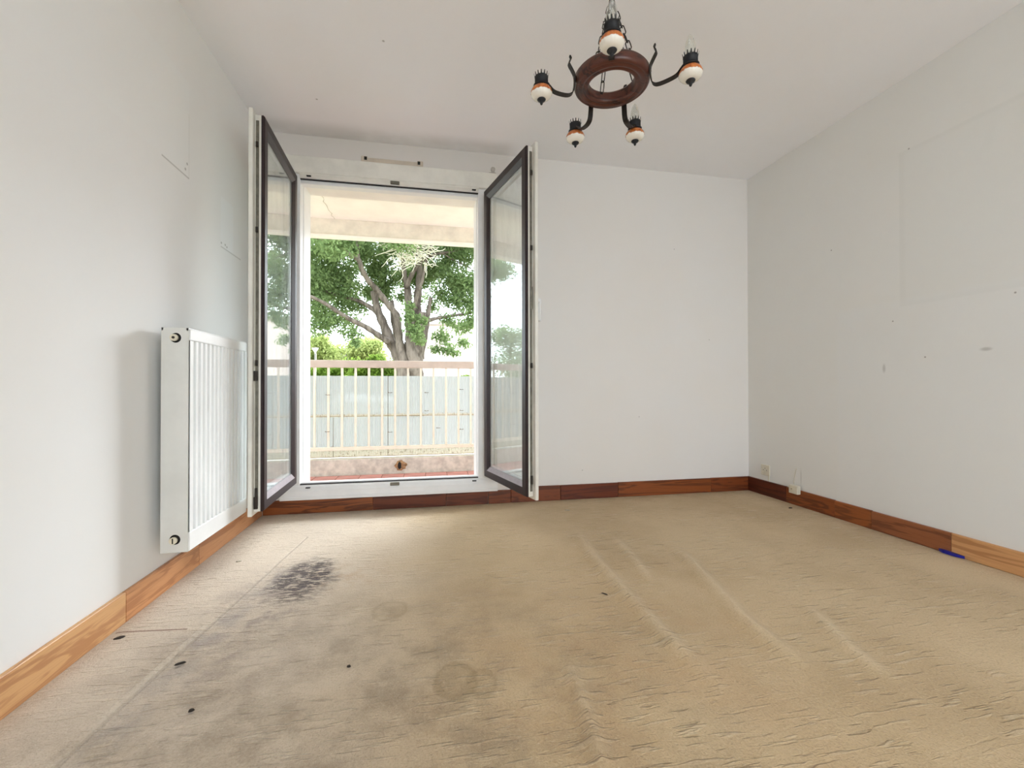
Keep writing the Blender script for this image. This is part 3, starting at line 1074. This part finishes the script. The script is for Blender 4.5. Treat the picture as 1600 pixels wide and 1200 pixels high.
# bits lying on the carpet
def crumb(x, y, ln, wd, ht, ang, label, mat='crumb', name='carpet_crumb'):
    m = MB()
    n = 9
    top = m.bm.verts.new((0, 0, ht))
    mid = []
    for k in range(n):
        a = 2 * math.pi * k / n
        r = 0.85 + 0.3 * random.random()
        mid.append((m.bm.verts.new((ln * .5 * r * math.cos(a), wd * .5 * r * math.sin(a), 0)), m.bm.verts.new((ln * .36 * r * math.cos(a), wd * .36 * r * math.sin(a), ht * .8))))
    for k in range(n):
        j = (k + 1) % n
        m.bm.faces.new((mid[k][0], mid[j][0], mid[j][1], mid[k][1]))
        m.bm.faces.new((mid[k][1], mid[j][1], top))
    m.bm.faces.new([q[0] for q in mid][::-1])
    o = m.build(name, M[mat], None, (x, y, 0.004))
    o.rotation_euler = (0, 0, ang)
    tag(o, label, 'debris', 'bits lying on the carpet')


crumb(-0.985, 1.675, .038, .024, .006, .5, 'dark leaf scrap by the left skirting near the carpet cut', name='leaf_scrap')
crumb(-0.717, 1.487, .030, .010, .005, .5, 'dark sliver on the grey carpet seam left of centre')
crumb(-0.222, 1.375, .012, .010, .005, 0, 'dark speck alone on the carpet front of the mould stain')
crumb(-0.585, 1.265, .014, .010, .006, .4, 'brown speck low in the front left of the carpet')
crumb(2.426, 2.581, .028, .010, .006, -.2, 'dark crumb on the carpet near the right skirting')
crumb(0.698, 1.657, .030, .005, .004, -.9, 'thin dark thread on the carpet left of the creases')
crumb(0.93, 2.83, .040, .008, .005, -.5, 'pale sliver on the carpet near the window wall', 'pale_crumb')
crumb(-0.865, 2.300, .026, .018, .008, .3, 'pale chip below the window leaf by the radiator', 'pale_crumb')
b = MB()
b.prism([(-.055, 0), (-.03, .004), (.03, .012), (.055, .002), (.03, -.012), (-.02, -.012)], lambda u, v, a: (v, u, a), 0.0, 0.013)
o = b.build('blue_scrap', M['blue'], None, (XR - .024, 1.715, 0.003))
tag(o, 'bright blue plastic scrap tucked under the right skirting board', 'scrap')

# ------------------------------------------------------------------ balcony
BX0, BX1 = -5.0, 4.6
M['tile'] = plain('red_clay_tile', (208, 146, 136), 0.6, 0, 0.14, 7)
M['grout'] = plain('tile_grout', (150, 112, 98), 0.9)
M['kerb'] = plain('dirty_beige_render', (216, 212, 200), 0.9, 0, 0.13, 16, 0.4, 50)
M['rail_paint'] = plain('greige_rail_paint', (198, 184, 172), 0.5, 0, 0.05, 10)
M['bar_paint'] = plain('cream_bar_paint', (236, 230, 212), 0.5, 0, 0.05, 10)
fl = box('balcony_floor', M['grout'], None, BX0, BX1, YO, 4.62, -0.25, -0.004)
structure(fl, 'red tiled balcony floor outside the french window')
T = 0.20
tile = None
for i in range(int((BX1 - BX0) / T)):
    for j in range(5):
        x, y = BX0 + (i + .5) * T, YO + .02 + (j + .5) * T
        if y > YRAIL - .02:
            continue
        dz = random.uniform(-.0012, .0012)
        if tile is None:
            tile = MB().box(-.097, .097, -.097, .097, -.006, 0, bev=.002).build('tile', M['tile'], fl, (x, y, dz))
        else:
            copy_of(tile, fl, (x, y, dz))
structure(box('balcony_ceiling', M['balcony_paint'], None, BX0, BX1, YO, 4.455, 2.42, 2.70), 'cream painted balcony ceiling')
M['beam'] = plain('dirty_cream_beam', (240, 234, 222), 0.85, 0, 0.1, 5, 0.3, 40)
bm_ = empty('balcony_beam', (0, 4.5, 2.42))
structure(bm_, 'cream beam along the balcony ceiling edge')
box('beam_face', M['beam'], bm_, BX0, BX1, -.10, -.045, -.150, -.0005)
box('drip_moulding', M['balcony_paint'], bm_, BX0, BX1, -.112, -.040, -.178, -.1505, bev=.004)
# crack in the balcony ceiling: a chain of thin shards of loosened paint
cr = MB()
pa, pb = atz(496, 297, 2.42), atz(523, 342, 2.42)
n = 14
pp = [pa.lerp(pb, k / n) + Vector((random.uniform(-.012, .012), 0, -.0012)) for k in range(n + 1)]
cr.tube(pp, [.002 + .002 * random.random() for _ in pp], 6)
cr.build('crack', M['kerb'], bm_).matrix_parent_inverse = Matrix.Translation((0, -4.5, -2.42))

kb = MB()
kb.box(BX0, BX1, YRAIL, YRAIL + .20, -.05, .150, bev=.006)
kerb = kb.build('balcony_kerb', M['kerb'])
structure(kerb, 'stained beige balcony kerb with a broken drain hole')
hc = at(626, 727, YRAIL)
hb = MB()
ring_o, ring_i = [], []
for k in range(18):
    a = 2 * math.pi * k / 18
    r = .050 * (0.85 + .3 * random.random())
    ring_o.append(hb.bm.verts.new((hc.x + 1.15 * r * math.cos(a), YRAIL - .004, hc.z + r * .95 * math.sin(a))))
    ring_i.append(hb.bm.verts.new((hc.x + .62 * r * math.cos(a), YRAIL - .012, hc.z + .62 * r * math.sin(a))))
for k in range(18):
    j = (k + 1) % 18
    hb.bm.faces.new((ring_o[k], ring_o[j], ring_i[j], ring_i[k]))
M['broken'] = plain('broken_brown_render', (176, 142, 104), 0.95, 0, 0.25, 60, 0.8, 90)
hb.build('broken_edge', M['broken'], kerb)
hb = MB()
vs = [hb.bm.verts.new((hc.x + .62 * .05 * math.cos(2 * math.pi * k / 18), YRAIL - .006, hc.z + .62 * .05 * math.sin(2 * math.pi * k / 18))) for k in range(18)]
hb.bm.faces.new(vs)
hb.build('fill_mortar', M['broken'], kerb)
hb = MB()
vs = [hb.bm.verts.new((hc.x - .010 + .017 * math.cos(2 * math.pi * k / 14), YRAIL - .0125, hc.z + .035 * math.sin(2 * math.pi * k / 14))) for k in range(14)]
hb.bm.faces.new(vs)
hb.build('drain_hole', M['hole'], kerb)

rl = empty('balcony_railing', (0, YRAIL + .07, .15))
tag(rl, 'beige metal balcony railing with slim upright bars', 'railing')
box('top_rail', M['rail_paint'], rl, BX0, BX1, -.035, .035, 1.018 - .15, 1.088 - .15, bev=.004)
box('bottom_rail', M['bar_paint'], rl, BX0, BX1, -.0055, .012, .222 - .15, .258 - .15, bev=.003)
bar = None
xx = at(491.5, 580, YRAIL + .07).x
for x in (-4.2, -2.1, 1.5, 3.6):
    box('rail_post', M['rail_paint'], rl, x - .02, x + .02, -.02, .0115, 0, 1.0178 - .15)
xs = [xx + .1235 * k for k in range(-36, 44) if BX0 < xx + .1235 * k < BX1]
for x in xs:
    if bar is None:
        bar = box('baluster', M['bar_paint'], rl, -.010, .010, -.005, .012, .2581 - .15, 1.0178 - .15)
        bar.location.x = x
    else:
        copy_of(bar, rl, (x, 0, 0))


def sheet_material(name, lowdirt):
    N = NT(name)
    co = N.coord()
    xyz = N.xyz(co)
    z = xyz[2]
    grime = N.step(N.noise(N.mapping(co, (9, 1, 3)), 1.0, 5, 0.7), 0.45, 0.8)
    col = N.mix(N.mul(grime, 0.20), srgb(164, 166, 164), srgb(174, 168, 148))
    wob = N.mul(N.sub(N.noise(co, 26, 5, .7), .5), .05)
    low = N.sub(1.0, N.step(N.add(z, wob), lowdirt * .5, lowdirt))
    col = N.mix(N.mul(low, 0.5), col, srgb(176, 160, 124))
    speck = N.step(N.noise(co, 45, 4, 0.7), 0.52, 0.66)
    lowb = N.sub(1.0, N.step(z, lowdirt * .4, lowdirt * 1.6))
    col = N.mix(N.mul(N.mul(speck, lowb), 0.7), col, srgb(92, 76, 50))
    line = N.sub(1.0, N.step(z, .004, .010))
    col = N.mix(N.mul(line, 0.8), col, srgb(120, 98, 68))
    df = N.n('ShaderNodeBsdfDiffuse')
    tl = N.n('ShaderNodeBsdfTranslucent')
    tp = N.n('ShaderNodeBsdfTransparent')
    N.put(df.inputs[0], col)
    N.put(tl.inputs[0], col)
    N.put(tp.inputs[0], col)
    m1 = N.n('ShaderNodeMixShader')
    m1.inputs[0].default_value = 0.45
    N.t.links.new(df.outputs[0], m1.inputs[1])
    N.t.links.new(tl.outputs[0], m1.inputs[2])
    m2 = N.n('ShaderNodeMixShader')
    m2.inputs[0].default_value = 0.06
    N.t.links.new(m1.outputs[0], m2.inputs[1])
    N.t.links.new(tp.outputs[0], m2.inputs[2])
    N.t.links.new(m2.outputs[0], N.out.inputs[0])
    return N.m


M['sheet'] = sheet_material('translucent_corrugated_plastic', .03)
M['sheet_low'] = sheet_material('dirty_translucent_corrugated_plastic', .10)
M['tie'] = plain('rusty_tie_wire', (110, 84, 56), 0.7, 0.4, 0.2, 80)


def sheet(x0, x1, z0, z1, yoff, label, ties=(), joints=(), group='corrugated privacy sheets tied to the balcony railing'):
    e = empty('privacy_sheet', ((x0 + x1) / 2, YRAIL + .092, z0))
    tag(e, label, 'plastic sheet', group)
    n = int((x1 - x0) / .0022)
    lam = 0.016
    verts, faces = [], []
    xc = (x0 + x1) / 2
    for k in range(n + 1):
        x = x0 + (x1 - x0) * k / n
        y = yoff + .0022 * math.sin(2 * math.pi * x / lam) + .002 * math.sin(x * 7 + z0 * 5)
        verts += [(x - xc, y, 0), (x - xc, y + .0015 * math.sin(x * 11), z1 - z0)]
    for k in range(n):
        a = 2 * k
        faces.append((a, a + 2, a + 3, a + 1))
    me = bpy.data.meshes.new('corrugated_sheet')
    me.from_pydata(verts, [], faces)
    me.materials.append(M['sheet_low' if z0 < .4 else 'sheet'])
    me.polygons.foreach_set('use_smooth', [True] * len(me.polygons))
    o = bpy.data.objects.new('corrugated_sheet', me)
    # material coordinates in metres above the balcony floor: lift mesh instead of the object
    link(o, e)
    for jx in joints:
        box('joint_strip', M['tie'], e, jx - xc - .002, jx - xc + .002, yoff - .0065, yoff - .0045, 0, z1 - z0)
    for (tx, tz) in ties:
        m = MB()
        m.tube(spline([(-.018, .020, .0), (-.017, -.006, .002), (-.010, -.008, .0), (0, -.007, -.002), (.010, -.008, .0), (.018, -.006, -.002), (.018, .020, 0)], 3), .0022, 6)
        m.tube([(-.016, -.008, -.004), (-.014, -.014, .006)], .002, 5)
        m.build('tie_wire', M['tie'], rl, (tx, .092 - .07 - .030, tz - .15))
    return e


def tie(*pts):
    out = []
    for px, py in pts:
        q = at(px, py, YRAIL + .03)
        out.append((q.x, q.z))
    return out


xa, xb_ = at(519, 680, YRAIL + .03).x, at(605.5, 680, YRAIL + .03).x
sheet(-3.2, xb_ - .001, .545, .940, 0, 'upper corrugated plastic sheet on the railing left of the tree trunk', tie((511, 617)), (xb_ - .0005,))
sheet(xb_ + .001, 2.1, .545, .940, .0, 'upper corrugated plastic sheet on the railing right of the tree trunk', tie((609, 613.5), (666.5, 613.5), (666.5, 642), (721.5, 608.5), (721.5, 641.5)))
sheet(-2.6, xa - .001, .156, .544, -.002, 'lower corrugated plastic sheet at the left jamb', tie((510, 675)), (xa - .0005,))
sheet(xa + .001, xb_ - .001, .156, .544, -.001, 'lower corrugated plastic sheet between two upright joints', (), (xb_ - .0005,))
sheet(xb_ + .001, 1.9, .156, .544, -.002, 'lower corrugated plastic sheet at the right jamb above the drain hole', tie((609, 675.5), (685, 669), (721.5, 671)))
for x0, x1, z0, z1, lab in ((1.902, 4.55, .156, .544, 'lower corrugated plastic sheet mirrored in the left window leaf'),
                            (2.102, 4.55, .545, .940, 'upper corrugated plastic sheet mirrored in the left window leaf'),
                            (-4.95, -2.602, .156, .544, 'lower corrugated plastic sheet mirrored in the right window leaf'),
                            (-4.95, -3.202, .545, .940, 'upper corrugated plastic sheet mirrored in the right window leaf')):
    sheet(x0, x1, z0, z1, 0, lab)

# ------------------------------------------------------------------ garden
def ground_mat():
    N = NT('garden_ground')
    co = N.coord()
    f = N.step(N.noise(co, 0.5, 5, 0.6), 0.35, 0.7)
    c = N.mix(f, srgb(150, 140, 118), srgb(96, 112, 66))
    N.principled(c, 0.95, 0, N.bump(N.noise(co, 8, 4), .5, .05), 0.1)
    return N.m


GZ = -1.6
structure(box('garden_ground', ground_mat(), None, -60, 60, -40, 80, GZ - .2, GZ), 'garden ground beyond the balcony')


def leaf_mat(name, c1, c2, trans=0.45):
    N = NT(name)
    co = N.coord()
    f = N.step(N.noise(co, 2.2, 3, 0.6), 0.3, 0.7)
    at_ = N.n('ShaderNodeAttribute', attribute_name='leaf_tone')
    col = N.mix(N.math('ADD', N.mul(f, 0.5), N.mul(at_.outputs['Fac'], 0.5), clamp=True), srgb(*c1), srgb(*c2))
    df = N.n('ShaderNodeBsdfDiffuse')
    tl = N.n('ShaderNodeBsdfTranslucent')
    N.put(df.inputs[0], col)
    N.put(tl.inputs[0], N.mix(0.5, col, srgb(*c2)))
    mx = N.n('ShaderNodeMixShader')
    mx.inputs[0].default_value = trans
    N.t.links.new(df.outputs[0], mx.inputs[1])
    N.t.links.new(tl.outputs[0], mx.inputs[2])
    N.t.links.new(mx.outputs[0], N.out.inputs[0])
    return N.m


M['leaf'] = leaf_mat('evergreen_tree_leaf', (82, 107, 67), (149, 168, 114))
M['hedge_leaf'] = leaf_mat('bright_hedge_leaf', (78, 110, 40), (140, 164, 76))
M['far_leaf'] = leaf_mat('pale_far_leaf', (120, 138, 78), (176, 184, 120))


def foliage(name, centers, radii, count, size, mat, parent, squash=0.75):
    C_ = np.array(centers, float)
    R_ = np.array(radii, float)
    wgt = R_ ** 2
    idx = rng.choice(len(C_), count, p=wgt / wgt.sum())
    d = rng.normal(size=(count, 3))
    d /= np.linalg.norm(d, axis=1)[:, None]
    rad = rng.random(count) ** 0.55
    pos = C_[idx] + d * (R_[idx] * rad)[:, None] * np.array([1, 1, squash])
    # leaves: a folded diamond of two triangles on either side of the midrib
    ax = rng.normal(size=(count, 3)) + np.array([0, 0, -0.5])
    ax /= np.linalg.norm(ax, axis=1)[:, None]
    sd = np.cross(ax, rng.normal(size=(count, 3)))
    sd /= np.linalg.norm(sd, axis=1)[:, None]
    up = np.cross(ax, sd)
    L = size * (0.7 + 0.6 * rng.random(count))[:, None]
    base = pos
    tip = pos + ax * L
    mid = pos + ax * L * 0.5
    a = mid + sd * L * 0.24 + up * L * 0.06
    b = mid - sd * L * 0.24 + up * L * 0.06
    V = np.stack([base, a, tip, b], 1).reshape(-1, 3)
    me = bpy.data.meshes.new(name)
    me.vertices.add(len(V))
    me.vertices.foreach_set('co', V.ravel())
    i0 = np.arange(count) * 4
    tri = np.stack([i0, i0 + 1, i0 + 2, i0, i0 + 2, i0 + 3], 1).ravel()
    me.loops.add(len(tri))
    me.loops.foreach_set('vertex_index', tri.astype(np.int32))
    me.polygons.add(count * 2)
    me.polygons.foreach_set('loop_start', np.arange(0, len(tri), 3, dtype=np.int32))
    me.polygons.foreach_set('loop_total', np.full(count * 2, 3, dtype=np.int32))
    att = me.attributes.new('leaf_tone', 'FLOAT', 'POINT')
    att.data.foreach_set('value', np.repeat(rng.random(count), 4).astype(np.float32))
    me.update()
    me.validate()
    me.materials.append(mat)
    o = bpy.data.objects.new(name, me)
    o['kind'] = 'stuff'
    link(o, parent)
    return o


def bark():
    N = NT('grey_brown_bark')
    co = N.coord()
    n1 = N.noise(N.mapping(co, (5, 5, 1.2)), 2.0, 5, 0.65)
    c = N.mix(N.step(n1, 0.35, 0.7), srgb(128, 117, 107), srgb(76, 67, 60))
    N.principled(c, 0.9, 0, N.bump(n1, .6, .05), 0.15)
    return N.m


M['bark'] = bark()
M['twig'] = plain('dry_pale_twig', (222, 216, 192), 0.9, 0, 0.1, 20)

YT = 10.5
PX = YT / F_PX        # metres per pixel at the tree
tb = at(640, 600, YT)
tree = empty('garden_tree', (tb.x, tb.y, GZ))
tag(tree, 'large evergreen tree with a many-stemmed grey trunk beyond the balcony', 'tree')
off = Vector((tb.x, tb.y, GZ))


def W(px, py, dy=0.0):
    return at(px, py, YT + dy) - off


def limb(pts, r0, r1, name='branch', n=5):
    P_ = spline([W(*p) for p in pts], n)
    k = len(P_) - 1
    rad = [0.82 * (r0 + (r1 - r0) * (i / k) ** 0.8) * PX * (1 + .10 * math.sin(i * 1.7 + r0)) for i in range(k + 1)]
    return MB().tube(P_, rad, 10).build(name, M['bark'], tree)


# trunk: fused stems
gy = 600 + (CAM.z - GZ) / YT * F_PX
limb([(640, gy), (640, 660), (640, 600), (640, 572), (642, 552), (645, 538)], 34, 16, 'trunk')
limb([(649, 600), (650, 570), (652, 545), (657, 515), (660, 488)], 16, 8, 'trunk')
limb([(632, 620), (630, 580), (622, 556), (611, 535), (600, 508), (590, 484), (584, 455)], 15, 6, 'trunk')
limb([(636, 640, -.3), (634, 585, -.35), (628, 555, -.35), (624, 530, -.3), (622, 505, -.3), (618, 488, -.25)], 11, 5, 'trunk')
limb([(650, 620, -.2), (648, 575, -.35), (642, 545, -.35), (640, 510, -.2), (640, 475, .1)], 12, 7, 'trunk')
limb([(630, 560, .2), (622, 530, .3), (615, 500, .4), (612, 470, .5)], 10, 4)
limb([(656, 560, .1), (664, 520, .1), (668, 495, .1), (673, 465, .1)], 8, 3.5)
limb([(652, 510, .2), (652, 470, .3), (655, 440, .3), (655, 410, .3), (650, 360, .3), (640, 280, .3)], 9, 4)
limb([(640, 490, .1), (636, 445, .2), (632, 430, .2), (628, 400, .2), (610, 330, .2)], 8, 3)
limb([(622, 500, -.2), (618, 490, -.2), (602, 470, -.25), (588, 452, -.3), (574, 436, -.4), (565, 420, -.5), (561, 407, -.5), (545, 396, -.6), (525, 380, -.7), (490, 370, -.8), (440, 350, -1)], 7, 2.2)
limb([(561, 412, -.5), (560, 398, -.5), (558, 380, -.4), (548, 330, -.3)], 3.0, 1.5)
limb([(608, 535, -.2), (590, 523, -.3), (570, 510, -.4), (545, 498, -.5), (520, 482, -.6), (500, 470, -.7), (470, 458, -.9), (400, 440, -1.2)], 6, 2)
limb([(597, 498, 0), (580, 481, .1), (560, 470, .2), (535, 463, .3), (505, 454, .4), (470, 440, .5)], 5, 1.8)
limb([(634, 450, .1), (643, 430, .0), (650, 418, 0), (658, 400, 0), (672, 360, 0), (690, 300, 0)], 5, 2.5)
limb([(646, 485, 0), (655, 450, -.2), (660, 438, -.2), (668, 400, -.2), (690, 350, -.2)], 4, 2)
limb([(662, 505, 0), (672, 500, .0), (690, 496, .1), (715, 492, .2), (735, 489, .3), (790, 470, .5), (860, 455, .6)], 4.2, 1.8)
limb([(655, 410, .3), (672, 400, .2), (692, 395, .2), (712, 393, .2), (740, 382, .2), (800, 360, .2)], 3.5, 1.6)
limb([(690, 395, .2), (712, 408, .2), (728, 415, .2), (742, 425, .2)], 1.6, .8)
# dry twigs in the middle of the crown
tw = MB()
for k in range(95):
    x0, y0 = random.uniform(618, 668), random.uniform(374, 412)
    an = random.uniform(-1.0, 3.6)
    ln = random.uniform(14, 44)
    dx, dy = ln * math.cos(an), ln * .7 * math.sin(an)
    p = [W(x0, y0, -.8), W(x0 + dx * .4, y0 + dy * .3 + random.gauss(0, 4), -.85), W(x0 + dx * .75 + random.gauss(0, 4), y0 + dy * .7, -.9), W(x0 + dx, y0 + dy, -.9)]
    tw.tube(spline(p, 3), [.013, .012, .011, .010, .009, .008, .007, .006, .005, .004], 4)
o = tw.build('dry_twigs', M['twig'], tree)
o['kind'] = 'stuff'

cl, rd = [], []


def blob(px, py, r, dy=0.0):
    q = W(px, py, dy)
    cl.append(tuple(q))
    rd.append(r * PX)


for (x, y, r, d) in [(500, 395, 30, 0), (520, 425, 30, .2), (490, 440, 30, 0), (545, 385, 30, .4), (575, 395, 28, .3), (540, 450, 26, .2), (500, 480, 26, -.2), (525, 500, 22, -.3),
                     (550, 520, 16, -.3), (500, 510, 18, -.2), (560, 480, 18, .5), (585, 430, 22, .6), (600, 400, 26, .8), (620, 380, 26, .9), (645, 385, 26, .9), (670, 390, 26, .8),
                     (700, 385, 28, .5), (725, 400, 30, .3), (705, 430, 28, .4), (730, 440, 30, .2), (690, 460, 24, .5), (715, 470, 26, .3), (740, 475, 26, .1), (700, 500, 16, .2),
                     (690, 525, 17, 0), (698, 545, 14, 0), (722, 510, 18, 0), (735, 500, 16, 0), (655, 430, 20, .8), (680, 420, 22, .7), (610, 440, 18, .9),
                     (640, 495, 15, -.7), (648, 515, 16, -.7), (655, 530, 12, -.7), (640, 478, 10, -.7), (660, 500, 10, -.7), (680, 545, 10, 0), (555, 535, 10, -.3), (490, 465, 24, .4), (535, 475, 20, .6), (575, 455, 18, .8), (515, 455, 22, .8), (545, 500, 16, .5), (600, 460, 12, 1.0), (505, 495, 20, .6), (675, 480, 14, .9), (725, 535, 12, .2), (710, 550, 10, .2)]:
    blob(x, y, r, d)
for k in range(70):
    blob(random.uniform(470, 760), random.uniform(372, 468), random.uniform(14, 24), random.uniform(.6, 2.6))
for k in range(80):
    x = random.uniform(250, 1000)
    y = random.uniform(285, 378)
    if ((x - 630) / 400) ** 2 + ((y - 345) / 80) ** 2 < 1:
        blob(x, y, random.uniform(22, 38), random.uniform(-2.2, 2.2))
for (x, y) in [(450, 380), (430, 430), (460, 470), (400, 400), (370, 360), (440, 500), (340, 420), (770, 400), (800, 430), (770, 460), (830, 400), (860, 430), (790, 490), (900, 400)]:
    blob(x, y, 32, random.uniform(-1, 1))
foliage('tree_foliage', cl, rd, 150000, .085, M['leaf'], tree)


def bush(name, label, px, py, rpx, Y, mat, count, size, n=14, cat='bush', group=None, flat=.8):
    c = at(px, py, Y)
    e = empty(name, (c.x, c.y, GZ))
    tag(e, label, cat, group)
    k = Y / F_PX
    cs, rs = [], []
    hz = c.z - GZ
    for i in range(n):
        cs.append((random.uniform(-1, 1) * rpx[0] * k, random.uniform(-.6, .6) * rpx[0] * k, hz - rpx[1] * k + random.random() * rpx[1] * k * 2 * flat))
        rs.append(random.uniform(.38, .6) * max(rpx[1], 12) * k)
    foliage('foliage', cs, rs, count, size, mat, e)
    for s_ in (-.3, .1, .4):
        MB().tube([(s_ * .3, 0, 0), (s_ * rpx[0] * k * .5, 0, hz * .6), (s_ * rpx[0] * k, 0, hz)], [.05, .035, .02], 7).build('stem', M['bark'], e)
    return e


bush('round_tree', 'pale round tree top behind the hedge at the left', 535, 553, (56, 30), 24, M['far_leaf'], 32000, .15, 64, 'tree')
bush('garden_hedge', 'bright green hedge below the left end of the rail', 508, 588, (36, 26), 16.5, M['hedge_leaf'], 20000, .11, 34)
bush('garden_hedge', 'bright green hedge bush touching the tree trunk', 586, 580, (36, 28), 12.8, M['hedge_leaf'], 20000, .10, 34)
bush('garden_shrub', 'small shrub seen through the bars at the right', 735, 592, (14, 10), 13, M['hedge_leaf'], 2000, .08, 8)
bush('round_tree', 'loose green tree mirrored in the left window leaf', 1250, 470, (90, 110), 13, M['leaf'], 14000, .13, 30, 'tree')
bush('round_tree', 'small tree mirrored in the right window leaf', 150, 530, (50, 60), 14, M['leaf'], 9000, .12, 22, 'tree')

# road sign
q = at(492.5, 548, 13.5)
sg = empty('road_sign', (q.x, q.y, GZ))
tag(sg, 'small white triangular road sign in front of the hedge', 'sign')
m = MB()
m.prism([(-.10, .085), (.10, .085), (0, -.085)], lambda u, v, a: (u, a, q.z - GZ + v), -.012, .012)
m.build('sign_plate', plain('white_sign_plate', (236, 240, 240), .5), sg)
MB().tube([(0, .02, 0), (0, .02, q.z - GZ + .1)], .025, 8).build('post', M['steel'], sg)

# pale neighbouring house behind the tree
M['house'] = plain('pale_pink_render', (224, 206, 200), 0.9, 0, 0.04, 1.0)
hq0, hq1 = at(655, 560, 17), at(1150, 560, 17)
hs = empty('neighbour_house', ((hq0.x + hq1.x) / 2, 19.0, GZ))
tag(hs, 'pale pink rendered house wall behind the tree at right', 'house')
wv = (hq1.x - hq0.x) / 2
zt = at(700, 508, 17).z - GZ
box('wall', M['house'], hs, -wv, wv, -2.0, 3.0, 0, zt, bev=.01)
box('parapet', M['house'], hs, -wv - .06, wv + .06, -2.06, 3.06, zt, zt + .12, bev=.01)
